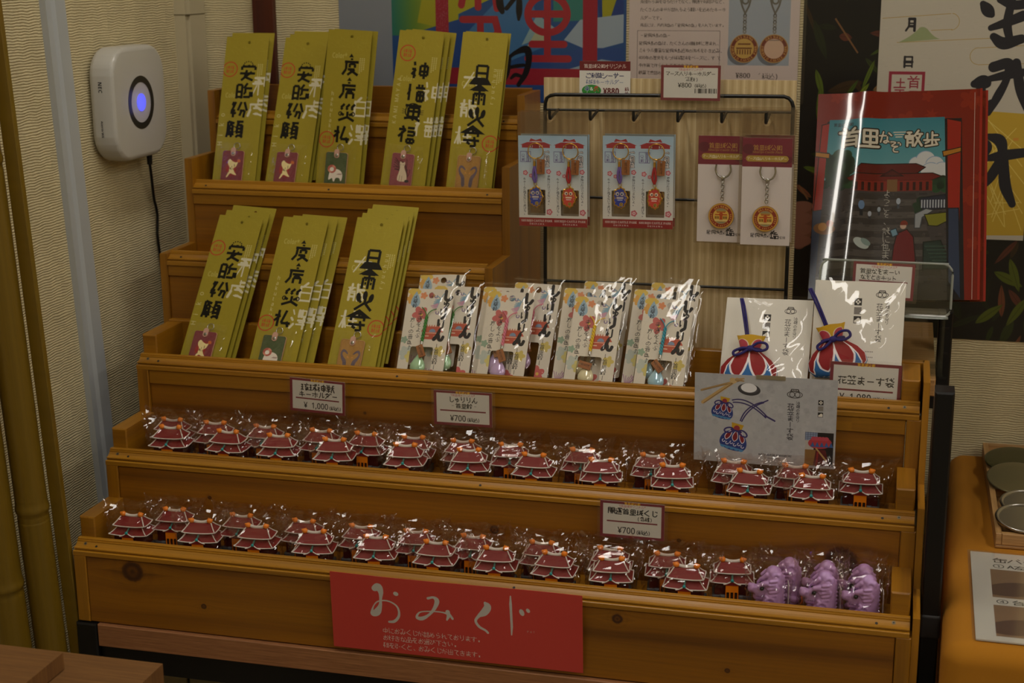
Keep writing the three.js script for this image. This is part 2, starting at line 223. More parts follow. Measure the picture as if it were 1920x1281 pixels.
const clearBag = phys({ color: 0xfbf8f6, transmission: 1, thickness: 0, roughness: 0.03, ior: 1.5, side: THREE.DoubleSide });
const hazyFilm = phys({ color: 0xf2eee8, transmission: 1, thickness: 0, roughness: 0.22, ior: 1.5, side: THREE.DoubleSide });
const steel = mat({ color: 0xb9b6b0, metalness: 1, roughness: 0.25 });
const brass = mat({ color: 0xd9ab4a, metalness: 1, roughness: 0.28 });
const paperEdge = mat({ color: 0xd8d2c6, roughness: 0.8 });
// Woven wallpaper: uneven horizontal ribs with slubs.
const ribs = data(512, 512, (x, y) => { const row = y / 512 * 48 + 0.5 * noise.noise(x * 0.02, y * 0.02, 1) , v = 0.5 + 0.33 * Math.cos(row * Math.PI * 2) + 0.25 * noise.noise(x * 0.11, y * 0.35, 4) + 0.12 * noise.noise(x * 0.4, y * 0.4, 8); const b = clamp(v) * 255; return [b, b, b]; }, false);
const paperTone = data(512, 512, (x, y) => { const v = 1 + 0.05 * noise.noise(x * 0.05, y * 0.22, 3) + 0.05 * noise.noise(x * 0.31, y * 0.6, 6) + 0.05 * noise.noise(x * 0.008, y * 0.008, 2); return [206 * v, 192 * v, 152 * v].map((q) => clamp(q, 0, 255)); });
ribs.repeat.set(1 / 0.17, 1 / 0.17); paperTone.repeat.set(1 / 0.17, 1 / 0.17);
const wallpaper = mat({ map: paperTone, bumpMap: ribs, bumpScale: 0.0011, roughness: 0.9 });
// ---------------------------------------------------------------------------------------------------------------
// The room
const uvBox = (x0, y0, z0, x1, y1, z1) => grainUV(box(x1 - x0, y1 - y0, z1 - z0, (x0 + x1) / 2, (y0 + y1) / 2, (z0 + z1) / 2), Math.abs(x1 - x0) < Math.abs(z1 - z0) ? 2 : 0);
const T = 0.08;
structure('wall_left', uvBox(LEFT - T, FLOOR, BACK - T, LEFT, CEILING, FRONT + T), wallpaper, 'cream ribbed wallpaper wall on the left');
structure('wall_back', uvBox(LEFT, FLOOR, BACK - T, RIGHT, CEILING, BACK), wallpaper, 'cream ribbed wallpaper wall behind the stands');
structure('wall_right', uvBox(RIGHT, FLOOR, BACK - T, RIGHT + T, CEILING, FRONT + T), wallpaper, 'cream wall on the right of the shop');
structure('wall_front', uvBox(LEFT, FLOOR, FRONT, RIGHT, CEILING, FRONT + T), wallpaper, 'cream wall behind the customer');
structure('floor', uvBox(LEFT - T, FLOOR - T, BACK - T, RIGHT + T, FLOOR, FRONT + T), mat({ color: 0x6d655a, roughness: 0.6 }), 'grey brown shop floor');
structure('ceiling', uvBox(LEFT - T, CEILING, BACK - T, RIGHT + T, CEILING + T, FRONT + T), mat({ color: 0xc9c4b8, roughness: 0.9 }), 'off white shop ceiling');
const lampWhite = mat({ color: 0xd8d6d0, roughness: 0.5 }), tubeGlow = mat({ color: 0xffffff, emissive: LAMP_TINT, emissiveIntensity: LAMP_GLOW });
LAMPS.forEach(([x, z, lx, lz], i) => {
  const o = thing('unseen_ceiling_lamp', `unseen long white ceiling lamp, ${ORD[i]} of five out of view overhead`, 'lamp', [x, CEILING, z], 'unseen ceiling lamps');
  mesh('housing', box(lx + 0.04, 0.03, lz + 0.04, 0, -0.015, 0), lampWhite, o);
  mesh('diffuser', box(lx, 0.012, lz, 0, -0.036, 0), tubeGlow, o);
  const l = new THREE.RectAreaLight(LAMP_TINT, LAMP_POWER, lx, lz); l.position.set(0, -0.05, 0); l.rotation.x = -Math.PI / 2; l.name = 'unseen_lamp_light'; o.add(l);
});
// Cable duct on the left wall (it leans a little), corner post, wooden batten.
{
  const g = new THREE.ExtrudeGeometry(new THREE.Shape([[0, 0], [0.046, 0], [0.046, -0.006], [0.04, -0.013], [0.016, -0.013], [0.012, -0.009], [0, -0.009]].map((q) => new THREE.Vector2(...q))), { depth: 1.62, bevelEnabled: false });
  g.rotateX(-Math.PI / 2); g.rotateY(Math.PI / 2);   // length up, width towards -z, thickness towards +x
  const o = mesh('cable_duct', g, mat({ color: 0xb4b8ba, roughness: 0.45 })); o.position.set(LEFT, FLOOR, -0.271); o.rotation.x = 3.87 * DEG;
  tag(o, 'pale grey plastic cable duct running up the left wall', 'cable duct');
}
{
  const g = merge([box(0.018, 1.5, 0.058, 0.009, 0, -0.029), box(0.004, 1.5, 0.05, 0.02, 0, -0.033)]);
  const o = mesh('trim_1', g, mat({ color: 0xbdb294, roughness: 0.5 })); o.position.set(LEFT, 0.82, -0.538); o.userData = { kind: 'structure', label: 'cream corner post where the two walls meet' };
  const j = mesh('joint', box(0.0225, 0.0012, 0.0585, 0.0112, 0, -0.0288), mat({ color: 0x5a5138 }), o); j.position.y = -0.2055;
}
{
  const o = mesh('wall_batten', board(-0.017, 0, 0, 0.017, 1.3, 0.012, 1), phys({ map: pineDeep.map, color: 0x9c6238, roughness: 0.5 })); o.position.set(0.021, 0.4, BACK + 0.0005);
  tag(o, 'narrow reddish brown wooden batten upright on back wall', 'batten');
}
// ---------------------------------------------------------------------------------------------------------------
// The tiered stands. Rails: [top y, back z]; a rail is a crown moulding with a fascia under it.
const RAILS = [[0, 0], [0.0865, -0.0924], [0.1878, -0.188]], UPPER = [[0.3014, -0.3194], [0.3882, -0.409], [0.4786, -0.4989]];
const profile = [[-0.004, -0.0178], [-0.004, 0], [0.0014, 0], [0.0022, -0.0005], [0.0022, -0.0024], [0.0036, -0.0026], [0.0038, -0.0042], [0.006, -0.0066], [0.0086, -0.0081], [0.0112, -0.0088], [0.0126, -0.0089], [0.0128, -0.0101], [0.0108, -0.011], [0.0108, -0.0119], [0.0148, -0.0121], [0.0158, -0.0127], [0.0158, -0.0178]];
function railGeo(len) {
  const s = new THREE.Shape(profile.map(([z, y]) => new THREE.Vector2(z, y)));
  let g = new THREE.ExtrudeGeometry(s, { depth: len, bevelEnabled: false }); g.rotateY(-Math.PI / 2);   // profile x becomes +z, length towards -x
  g.translate(len, 0, 0); g = toCreasedNormals(g, 0.45); return g;
}
const knotted = (x0, knots, s) => { const t = pine(2048, 256, 1.0, 0.13, knots, s, [146, 92, 8]); return pineMat(t, 1, 0.13); };
const panelMats = [knotted(0, [[0.062, 0.072, 0.0135], [0.155, 0.036, 0.0035], [0.665, 0.075, 0.006], [0.79, 0.026, 0.003], [0.345, 0.03, 0.003]], 21), knotted(0, [[0.125, 0.062, 0.0025], [0.497, 0.053, 0.0055], [0.905, 0.052, 0.018], [0.72, 0.06, 0.0025]], 33), knotted(0, [[0.64, 0.03, 0.003], [0.3, 0.07, 0.002]], 45)];
const upperMats = [knotted(0, [[0.21, 0.04, 0.0025]], 51), knotted(0, [[0.33, 0.06, 0.003]], 57), knotted(0, [[0.1, 0.05, 0.002]], 63)];
function panel(x0, y0, x1, y1, zFront, d) {   // uv from the panel's own lower left corner
  const g = bevelBox(x1 - x0, y1 - y0, d, 0.0008); g.translate((x0 + x1) / 2, (y0 + y1) / 2, zFront - d / 2);
  const q = grainUV(g, 0), uv = q.attributes.uv; for (let i = 0; i < uv.count; i++) uv.setXY(i, uv.getX(i) - x0, uv.getY(i) - y0); return q;
}
const screwSteel = mat({ color: 0x8a7f68, metalness: 0.9, roughness: 0.4 }), slotDark = mat({ color: 0x17120c });
const screwGeo = new THREE.CylinderGeometry(0.0021, 0.0021, 0.0008, 12).rotateX(Math.PI / 2), slotGeo = merge([box(0.0022, 0.0006, 0.0003, 0, 0, 0.0005), box(0.0006, 0.0022, 0.0003, 0, 0, 0.0005)]), holeGeo = new THREE.CylinderGeometry(0.0016, 0.0016, 0.0006, 10).rotateX(Math.PI / 2);
function screws(rail, xs, heads = true) {
  for (const [x, k] of xs) { const s = mesh(k ? 'screw_head' : 'nail_hole', k ? screwGeo : holeGeo, k ? screwSteel : slotDark, rail); s.position.set(x, k ? -0.0058 : -0.0074, k ? 0.0052 : 0.0074); s.rotation.x = -50 * DEG; if (k) { const t = mesh('slot', slotGeo, slotDark, rail); t.position.copy(s.position); t.rotation.x = s.rotation.x; t.rotateZ(x * 40); } }
}
{
  const st = thing('display_stand', 'wide three-tier honey pine stand holding the castle toys and packets', 'display stand', [0, 0, 0]);
  const floors = [-0.0206, 0.0659, 0.1672], blockTop = [0.0255, 0.1115, 0.2125];
  RAILS.forEach(([y, z], i) => {
    const rail = mesh('rail', grainUV(railGeo(1.0), 0, i * 0.4, i * 0.07), pineRail, st); rail.position.set(0, y, z);
    const bottom = i ? floors[i - 1] - 0.006 : -0.1052, back = i < 2 ? RAILS[i + 1][1] + 0.0135 : -0.2695;
    screws(rail, [[0.012, 1], [0.028, 0], [0.965, 0], [0.983, 1], [[0.56, 0.495, 0.36][i], 0]]);
    mesh('front_panel', panel(0.0166, bottom, 0.9852, y - 0.0192, z + (i === 2 ? 0.0115 : 0.0142), 0.01), panelMats[i], st);
    if (i === 2) mesh('batten', board(0.0166, y - 0.0372, z + 0.002, 0.9852, y - 0.0185, z + 0.0142, 0), pineBoard, st);
    for (const x of [0, 0.986]) mesh('end_post', board(x, bottom, z - 0.006, x + 0.0163, y - 0.0178, z + 0.0158, 1), pineBoard, st);
    mesh('tray_floor', board(0.018, floors[i] - 0.006, back, 0.985, floors[i], z - 0.0045, 0), pineBoard, st);
    for (const x of [0.0003, 0.9785]) mesh('side_block', board(x, floors[i] - 0.006, back, x + 0.0207, blockTop[i], z - 0.0045, 2, 0.0016), pineBoard, st);
  });
  mesh('back_plank', board(0, 0.15, -0.2815, 1.004, 0.2145, -0.2697, 0), pineBoard, st);
  const side = new THREE.Shape([[0.012, -0.1052], [0.012, 0.004], [-0.07, 0.004], [-0.081, 0.095], [-0.165, 0.095], [-0.178, 0.2145], [-0.2815, 0.2145], [-0.2815, -0.1052]].map((q) => new THREE.Vector2(...q)));
  mesh('side_board', grainUV(new THREE.ExtrudeGeometry(side, { depth: 0.0075, bevelEnabled: false }).rotateY(-Math.PI / 2).translate(1.0102, 0, 0), 1, 0.3, 0.1), pineBoard, st);
}
{
  const st = thing('display_stand', 'narrow upper honey pine stand holding the long gold packets', 'display stand', [0, 0, 0]);
  const floors = [0.2813, 0.3774, 0.4604];
  const prof = [[-0.3052, 0.1912], [-0.3052, 0.299], [-0.3966, 0.299], [-0.3966, 0.4195], [-0.4831, 0.4195], [-0.4831, 0.5084], [-0.5763, 0.5084], [-0.5763, 0.1912]];
  for (const x of [-0.0153, 0.4527]) {
    const s = new THREE.Shape(prof.map((q) => new THREE.Vector2(...q)));
    mesh('side_board', grainUV(new THREE.ExtrudeGeometry(s, { depth: 0.0107, bevelEnabled: false }).rotateY(-Math.PI / 2).translate(x, 0, 0), 1, x, 0.2), pineBoard, st);
  }
  UPPER.forEach(([y, z], i) => {
    const rail = mesh('rail', grainUV(railGeo(0.4569), 0, i * 0.5 + 0.2, i * 0.06 + 0.13), pineRail, st); rail.position.set(-0.0152, y, z);
    screws(rail, [[0.018, 0], [0.435, 0], [[0.3, 0.205, 0.12][i], 0]]);
    const back = i < 2 ? UPPER[i + 1][1] + 0.003 : -0.569;
    mesh('fascia', board(-0.0152, y - 0.0335, z + 0.001, 0.4417, y - 0.0182, z + 0.0138, 0), pineBoard, st);
    mesh('front_panel', panel(-0.0152, i ? floors[i - 1] - 0.004 : 0.1925, 0.4417, y - 0.0338, z + 0.0115, 0.009), upperMats[i], st);
    mesh('tray_floor', board(-0.0152, floors[i] - 0.006, back, 0.4417, floors[i], z - 0.0045, 0), pineDeep, st);
  });
  mesh('back_board', board(-0.0152, 0.4, -0.5763, 0.4417, 0.5112, -0.5695, 0), pineDeep, st);
}
// The rack they stand on: black steel posts and beams, wooden boards.
{
  const rk = thing('display_rack', 'black steel rack with wooden boards under the pine stands', 'rack', [0, FLOOR, 0]), up = -FLOOR;
  const post = (x0, x1, z0, z1, top, name = 'post') => mesh(name, board(x0, 0, z0, x1, up + top, z1, 1, 0.002), blackMetal, rk);
  post(-0.002, 0.0262, -0.01, 0.02, -0.1065); post(-0.002, 0.0262, -0.58, -0.555, 0.165);
  post(1.012, 1.0325, -0.078, -0.046, 0.241); post(1.0222, 1.0405, -0.452, -0.425, 0.243);
  mesh('post_sleeve', new RoundedBoxGeometry(0.0228, 0.03, 0.0352, 2, 0.004).translate(1.0224, up - 0.03, -0.062), mat({ color: 0x1d1a19, roughness: 0.6 }), rk);
  const slot = box(0.009, 0.0022, 0.001); for (let k = 0; k < 10; k++) mesh('post_slot', slot, slotDark, rk).position.set(1.0313, up + 0.222 - k * 0.034, -0.4248);
  mesh('shelf_board', board(0.0275, up - 0.1355, -0.53, 1.012, up - 0.1064, 0.0195, 0), laminate, rk);
  mesh('beam', board(0.0265, up - 0.17, -0.005, 1.016, up - 0.137, 0.012, 0), blackMetal, rk);
  mesh('shelf_board', board(-0.02, up + 0.168, -0.59, 1.019, up + 0.19, -0.285, 0, 0.0015), paleLaminate, rk);
  mesh('beam', board(0, up + 0.145, -0.33, 1.019, up + 0.166, -0.31, 0), blackMetal, rk);
}
// ---------------------------------------------------------------------------------------------------------------
// Castle fortune toys in clear bags
const toyRed = mat({ color: 0x7a100d, roughness: 0.6 }), toyDeep = mat({ color: 0x4f0d0c, roughness: 0.5 }), toyWhite = mat({ color: 0xd9d2cb, roughness: 0.5 }), toyOrange = phys({ color: 0xf58a12, roughness: 0.4, clearcoat: 0.3 }), toyGrey = mat({ color: 0x55565a, roughness: 0.6 }), toyTeal = phys({ color: 0x1f8f93, roughness: 0.35, clearcoat: 0.4 }), toyGreen = mat({ color: 0x3f5c50, roughness: 0.5 }), toyDark = mat({ color: 0x2a120c, roughness: 0.7 });
// A hipped roof with swept eaves: lower rectangle a x b at y0, upper c x d at y1.
function hip(a, b, y0, c, d, y1, flare, up) {
  const rows = 6, per = 8, pos = [], idx = [], ring = (t) => {
    const e = Math.pow(t, flare), w = mix(a, c, t), l = mix(b, d, t), y = mix(y0, y1, e), out = [];
    const corners = [[-1, 1], [1, 1], [1, -1], [-1, -1]];
    for (let k = 0; k < 4; k++) for (let j = 0; j < per; j++) { const s = j / per, p = corners[k], q = corners[(k + 1) % 4], lift = up * (1 - t) * Math.pow(Math.abs(2 * s - 1), 3); out.push([mix(p[0], q[0], s) * w / 2, y + lift, mix(p[1], q[1], s) * l / 2]); }
    return out;
  };
  const n = per * 4; for (let i = 0; i <= rows; i++) for (const q of ring(i / rows)) pos.push(...q);
  for (let i = 0; i < rows; i++) for (let j = 0; j < n; j++) { const p = i * n + j, q = i * n + (j + 1) % n; idx.push(p, q, p + n, q, q + n, p + n); }
  const under = pos.length / 3; pos.push(0, y0 - 0.001, 0); for (let j = 0; j < n; j++) idx.push(under, (j + 1) % n, j);
  const lid = pos.length / 3; pos.push(0, y1, 0); for (let j = 0; j < n; j++) idx.push(lid, rows * n + j, rows * n + (j + 1) % n);
  const g = new THREE.BufferGeometry(); g.setAttribute('position', new THREE.Float32BufferAttribute(pos, 3)); g.setIndex(idx); g.setAttribute('uv', new THREE.Float32BufferAttribute(new Float32Array(pos.length / 3 * 2), 2));
  return { geometry: toCreasedNormals(g, 0.6), ring };
}
function roofTrim(R, r, gate) {   // white beads along the eaves and down the hips; the front eave may leave a gap for the gate
  const low = R.ring(0), out = [], n = low.length, per = n / 4, raise = (q, k = 0.4) => [q[0], q[1] + r * k, q[2]];
  for (let k = 0; k < 4; k++) {
    const e = []; for (let j = 0; j <= per; j++) e.push(raise(low[(k * per + j) % n]));
    if (k === 0 && gate) { out.push(tube(e.slice(0, 4).concat([[-gate, e[4][1], e[4][2]]]), r, 8, 5), tube([[gate, e[4][1], e[4][2]]].concat(e.slice(5)), r, 8, 5)); } else out.push(tube(e, r, 10, 5));
    const h = []; for (let t = 0; t <= 5; t++) h.push(raise(R.ring(t / 5)[k * per], 0.7)); out.push(tube(h, r, 7, 5));
  }
  return merge(out);
}
const lowRoof = hip(0.0495, 0.041, 0.023, 0.03, 0.018, 0.0335, 1.5, 0.0014), topRoof = hip(0.0415, 0.03, 0.033, 0.0275, 0.006, 0.0428, 1.2, 0.0014);
const lowTrim = roofTrim(lowRoof, 0.0007, 0.009), topTrim = roofTrim(topRoof, 0.0008);
const gableRoof = (() => { const pts = []; for (let i = 0; i <= 12; i++) { const s = i / 6 - 1; pts.push([s * 0.0098, 0.0277 - 0.0062 * Math.pow(Math.abs(s), 0.8) + 0.0012 * Math.pow(Math.abs(s), 4)]); } const sh = new THREE.Shape([...pts, [0.0098, 0.0213], [-0.0098, 0.0213]].map((q) => new THREE.Vector2(...q))); return { front: tube(pts.map(([x, y]) => [x, y, 0.0222]), 0.0008, 14, 5), body: new THREE.ExtrudeGeometry(sh, { depth: 0.012, bevelEnabled: false }).translate(0, 0, 0.0098) }; })();
const porchGeo = (() => { const s = new THREE.Shape(); s.moveTo(-0.0072, 0); s.lineTo(-0.0072, 0.0218); s.quadraticCurveTo(0, 0.028, 0.0072, 0.0218); s.lineTo(0.0072, 0); s.closePath(); for (const x of [-0.0046, 0, 0.0046]) { const p = roundRect(0.0032, 0.0105, 0.0004, x, 0.0075, THREE.Path); s.holes.push(p); } return new THREE.ExtrudeGeometry(s, { depth: 0.002, bevelEnabled: false }).translate(0, 0, 0.0188); })();
const ridgeGeo = tube([[-0.0092, 0.0452, 0], [-0.0045, 0.0438, 0], [0, 0.0434, 0], [0.0045, 0.0438, 0], [0.0092, 0.0452, 0]], 0.0021, 12, 7);
const ornament = (sx) => merge([ball(0.0035, sx * 0.0114, 0.0456, 0.0004, 1.08, 0.95, 1.1, 8), ball(0.0014, sx * 0.0144, 0.047, 0.0006, 1, 1, 1, 6), new THREE.ConeGeometry(0.0009, 0.003, 6).translate(sx * 0.01, 0.0488, 0)]);
// A soft clear bag: full below, flat and wide at its seal, with creases.
function bagGeo(s, wB, dB, wT, h, back, crease = 0.0023) {
  const n = 64, m = 26, pos = [], idx = [];
  for (let j = 0; j <= m; j++) for (let i = 0; i <= n; i++) {
    const t = j / m, a = (i / n) * Math.PI * 2, ca = Math.cos(a), sa = Math.sin(a), w = mix(wB, wT, Math.pow(t, 2.2)) / 2, d = dB / 2 * Math.pow(1 - Math.pow(t, 2.6), 0.8) + 0.0004;
    const x = Math.sign(ca) * Math.pow(Math.abs(ca), 0.55), z = Math.sign(sa) * Math.pow(Math.abs(sa), 0.55);
    const p1 = ca * 1.5 + sa * 0.8, q1 = t * 2.4, k1 = Math.pow(0.5 + 0.5 * ridged(p1 * 1.1 + q1 * 2.6 + s, q1 * 0.7 - p1 * 0.3, s * 3.7), 3), k2 = Math.pow(0.5 + 0.5 * ridged(p1 * 3.1 - q1 * 1.4, q1 * 1.1 + p1 * 0.8 + s, s * 5.1 + 2), 3), k3 = Math.pow(0.5 + 0.5 * ridged(p1 * 2.1 + q1 * 3.9, q1 * 2.8 - p1 * 2 + s, s * 2.3 + 7), 4);
    const wrinkle = crease * (1.5 * k1 + 1.2 * k2 + 0.9 * k3 - 1.1) * (0.5 + 0.9 * t);
    const edge = Math.pow(Math.abs(ca), 8) * Math.pow(t, 3);
    pos.push(x * (w + wrinkle * 0.8), h * t + edge * h * (0.1 + 0.16 * noise.noise(s, Math.sign(ca) * 2.1, 4)) + (t > 0.9 ? wrinkle * 0.8 : 0), clamp(z * (d + wrinkle), -0.0212, 0.0212) - back * t * t);
  }
  for (let j = 0; j < m; j++) for (let i = 0; i < n; i++) { const p = j * (n + 1) + i; idx.push(p, p + n + 1, p + 1, p + 1, p + n + 1, p + n + 2); }
  const g = new THREE.BufferGeometry(); g.setAttribute('position', new THREE.Float32BufferAttribute(pos, 3)); g.setIndex(idx); g.setAttribute('uv', new THREE.Float32BufferAttribute(new Float32Array(pos.length / 3 * 2), 2)); return toCreasedNormals(g, 0.3);
}
function castleToy(bag) {
  const o = thing('castle_toy', 'red castle toy', 'toy', [0, 0, 0], 'castle toys in clear bags');
  mesh('plinth', bevelBox(0.0445, 0.0075, 0.036, 0.001).translate(0, 0.00385, 0), toyGrey, o);
  mesh('wall', bevelBox(0.0395, 0.0185, 0.031, 0.0006).translate(0, 0.0162, 0), toyDeep, o);
  mesh('doorway', box(0.0142, 0.019, 0.004, 0, 0.0105, 0.0165), toyDark, o); mesh('porch', porchGeo, toyOrange, o);
  for (const sx of [-1, 1]) mesh('gate_stone', bevelBox(0.005, 0.009, 0.005, 0.0008).translate(sx * 0.0104, 0.0046, 0.0196), toyGrey, o);
  const lr = mesh('lower_roof', lowRoof.geometry, toyRed, o); mesh('white_edging', lowTrim, toyWhite, lr);
  const gb = mesh('gable', gableRoof.body, toyRed, o); mesh('white_edging', gableRoof.front, toyWhite, gb);
  mesh('gable_ridge', tube([[0, 0.028, 0.0218], [0, 0.0298, 0.016], [0, 0.0328, 0.0105]], 0.0013, 8, 6), toyGreen, o); mesh('gable_ball', ball(0.002, 0, 0.0276, 0.0228), toyTeal, o);
  const tr = mesh('upper_roof', topRoof.geometry, toyRed, o); mesh('white_edging', topTrim, toyWhite, tr);
  mesh('ridge', ridgeGeo, toyWhite, o); for (const sx of [-1, 1]) mesh('ridge_ornament', ornament(sx), toyOrange, o);
  mesh('clear_bag', bag, clearBag, o); o.scale.z = 0.84; return o;
}
const toyProtos = [1.3, 2.9, 4.4, 6.1, 7.7].map((s) => castleToy(bagGeo(s, 0.0545, 0.042, 0.08, 0.057, 0.01)));
let toyCount = 0; const toyUsed = new Set();
function placeToys(list, y, z, turns, label) {
  list.forEach((x, i) => {
    const k = (toyCount * 3 + 1) % 5, src = toyProtos[k], o = toyUsed.has(src) ? copyOf(src, '') : src; toyUsed.add(src); toyCount++;
    o.position.set(x, y + 0.0002, z + rr(-0.0004, 0.0004)); o.rotation.y = (turns + rr(-5, 5)) * DEG; o.userData = { label: label(i), category: 'toy', group: 'castle toys in clear bags' };
  });
}
const nth = (i, n) => (i === 0 ? 'leftmost' : i === n - 1 ? 'rightmost' : `${ORD[i]} from left`);
const rowA1 = [0.0604, 0.1537, 0.2285, 0.303, 0.3815, 0.4563, 0.53, 0.6, 0.667, 0.7532], rowA0 = [0.104, 0.195, 0.278, 0.3525, 0.4225, 0.494, 0.578, 0.66, 0.7268, 0.802];
const rowB1 = [0.0724, 0.1526, 0.222, 0.297, 0.3899, 0.472, 0.5536, 0.636, 0.7217, 0.8125, 0.8841], rowB0 = [0.0595, 0.1205, 0.1901, 0.267, 0.3275, 0.3905, 0.4545, 0.5165, 0.6064, 0.693, 0.7905, 0.8625, 0.9385];
placeToys(rowA1, -0.0206, -0.027, 4, (i) => `red castle toy in clear bag, ${nth(i, 10)} in front row of lowest tray`);
placeToys(rowA0, -0.0206, -0.0558, 4, (i) => `red castle toy in clear bag, ${nth(i, 10)} in rear row of lowest tray`);
placeToys(rowB1, 0.0659, -0.1186, 4, (i) => `red castle toy in clear bag, ${nth(i, 11)} in front row of middle tray`);
placeToys(rowB0, 0.0659, -0.1495, 4, (i) => `red castle toy in clear bag, ${nth(i, 13)} in rear row of middle tray`);

// Purple dragon toys: a coiled body seen from its side, muzzle to the left, scaly ridge down the back.
const dragonGeo = (() => {
  const N = 84, mc = new MarchingCubes(N, toyRed, false, false, 90000); mc.isolation = 0;
  const caps = [ // ax ay az bx by bz ra rb (millimetres)
    [4, 4, 0, 5, 22, 0, 13, 12.5], [5, 20, 0, 7, 40, 0, 12.5, 12], [6, 40, 0, 5, 49, 0, 11.5, 9.5],       // body and neck
    [0, 30, 0, -12, 27, 0, 9, 7], [-12, 28, 0, -20, 29, 0, 6.2, 5.2], [-20, 32, 0, -22, 33, 0, 4, 3],       // muzzle, nose
    [-6, 20, 0, -14, 19, 0, 6, 4.5], [-2, 39, 8, -8, 38, 8, 4, 3], [-2, 39, -8, -8, 38, -8, 4, 3],            // jaw, brows
    [2, 52, 5, 12, 50, 6, 3.4, 3], [12, 50, 6, 15, 44, 6, 3, 2.4], [2, 52, -5, 12, 50, -6, 3.4, 3], [-3, 49, 6, -8, 45, 6, 3, 2.2], [-3, 49, -6, -8, 45, -6, 3, 2.2],   // horns and curls
    [-6, 9, 8, -12, 6, 9, 4.5, 4], [-6, 9, -8, -12, 6, -9, 4.5, 4], [-9, 12, 9, -2, 15, 10, 3.2, 3.6], [12, 8, 9, 2, 12, 12, 4.5, 4.2],   // claws, haunch
  ];
  for (let k = 0; k < 9; k++) caps.push([16.5 - 0.06 * k * k * 0.4, 6 + k * 4.8, 0, 19.2 - 0.05 * k * k * 0.4, 7.4 + k * 4.8, 0, 2.6, 1.3]);
  for (let k = 0; k < 5; k++) caps.push([1, 24 + k * 4.6, 11.3, 8, 25 + k * 4.6, 11.6, 1.6, 1.4]);
  for (let k = 0; k < 4; k++) caps.push([-7 - k * 2.6, 24.2 - k * 0.2, 6.5 - k * 0.7, -8.2 - k * 2.6, 21.6, 6.6 - k * 0.7, 1.2, 0.8]);
  const arc = (cx, cy, cz, r, a0, a1, w, n = 7) => { for (let k = 0; k < n; k++) { const a = mix(a0, a1, k / n), b = mix(a0, a1, (k + 1) / n); for (const s of [1, -1]) caps.push([cx + Math.cos(a) * r, cy + Math.sin(a) * r, cz * s, cx + Math.cos(b) * r, cy + Math.sin(b) * r, cz * s, w, w]); } };
  arc(-8, 32.5, 8.2, 4.6, 0.3, 3.4, 1.3); arc(-1, 27, 10.2, 5, -2.2, 1.6, 1.5); arc(1, 16.5, 11.6, 5.2, 0.2, 4.6, 1.7); arc(8, 47, 8.2, 4, -1.2, 3.4, 1.7); arc(-17, 29, 4.4, 2.6, -0.6, 3.6, 1.1); arc(7, 33, 11.4, 3.6, -1.8, 1.8, 1.3); arc(-5, 11, 9.8, 3.6, -2.6, 1.2, 1.3);
  const dist = (x, y, z) => {
    let s = 0; const K = 2.2;
    for (const [ax, ay, az, bx, by, bz, ra, rb] of caps) { const dx = bx - ax, dy = by - ay, dz = bz - az, t = clamp(((x - ax) * dx + (y - ay) * dy + (z - az) * dz) / (dx * dx + dy * dy + dz * dz)), d = Math.hypot(x - ax - dx * t, y - ay - dy * t, z - az - dz * t) - mix(ra, rb, t); s += Math.exp(-K * d); }
    return Math.max(-Math.log(s) / K, 0.6 - y);
  };
  const half = N / 2, S = 34, f = mc.field;
  for (let k = 0; k < N; k++) for (let j = 0; j < N; j++) for (let i = 0; i < N; i++) f[i + j * N + k * N * N] = -dist((i - half) / half * S, (j - half) / half * S + 28, (k - half) / half * S);
  mc.update();
  const g = new THREE.BufferGeometry(), c = mc.count, p = new Float32Array(c * 3);
  for (let i = 0; i < c; i++) { p[i * 3] = mc.positionArray[i * 3] * S * 0.001; p[i * 3 + 1] = (mc.positionArray[i * 3 + 1] * S + 28) * 0.001; p[i * 3 + 2] = mc.positionArray[i * 3 + 2] * S * 0.001; }
  g.setAttribute('position', new THREE.BufferAttribute(p, 3)); const q = mergeVertices(g, 1e-5); q.computeVertexNormals(); q.setAttribute('uv', new THREE.BufferAttribute(new Float32Array(q.attributes.position.count * 2), 2)); return q;
})();
const toyPurple = phys({ color: 0xbf95cf, roughness: 0.42, clearcoat: 0.35, clearcoatRoughness: 0.35 }), toyBlack = phys({ color: 0x0a090b, roughness: 0.15 });
[[0.846, -0.026, 'front left'], [0.903, -0.0275, 'front middle'], [0.949, -0.027, 'front right'], [0.862, -0.0562, 'rear left'], [0.9035, -0.0562, 'rear middle'], [0.944, -0.0562, 'rear right']].forEach(([x, z, where], i) => {
  const o = thing('dragon_toy', `purple dragon toy in clear bag, ${where} one of the six in the lowest tray`, 'toy', [x, -0.0204, z], 'purple dragon toys'); o.scale.setScalar(0.93); o.rotation.y = (2 + rr(-6, 10)) * DEG;
  mesh('body', dragonGeo, toyPurple, o); for (const s of [1, -1]) mesh('eye', ball(0.0027, -0.0085, 0.0325, s * 0.0088, 1, 1, 1, 8), toyBlack, o);
  mesh('fortune_slip', box(0.0008, 0.034, 0.016, 0.0236, 0.019, -0.004), toyWhite, o); mesh('pull_cord', tube([[0.02, 0.004, 0.011], [0.0226, 0.009, 0.0135], [0.0215, 0.015, 0.012]], 0.001, 8, 5), toyOrange, o);
  mesh('clear_bag', bagGeo(i * 1.7 + 9, 0.049, 0.034, 0.062, 0.066, 0.006), clearBag, o);
});
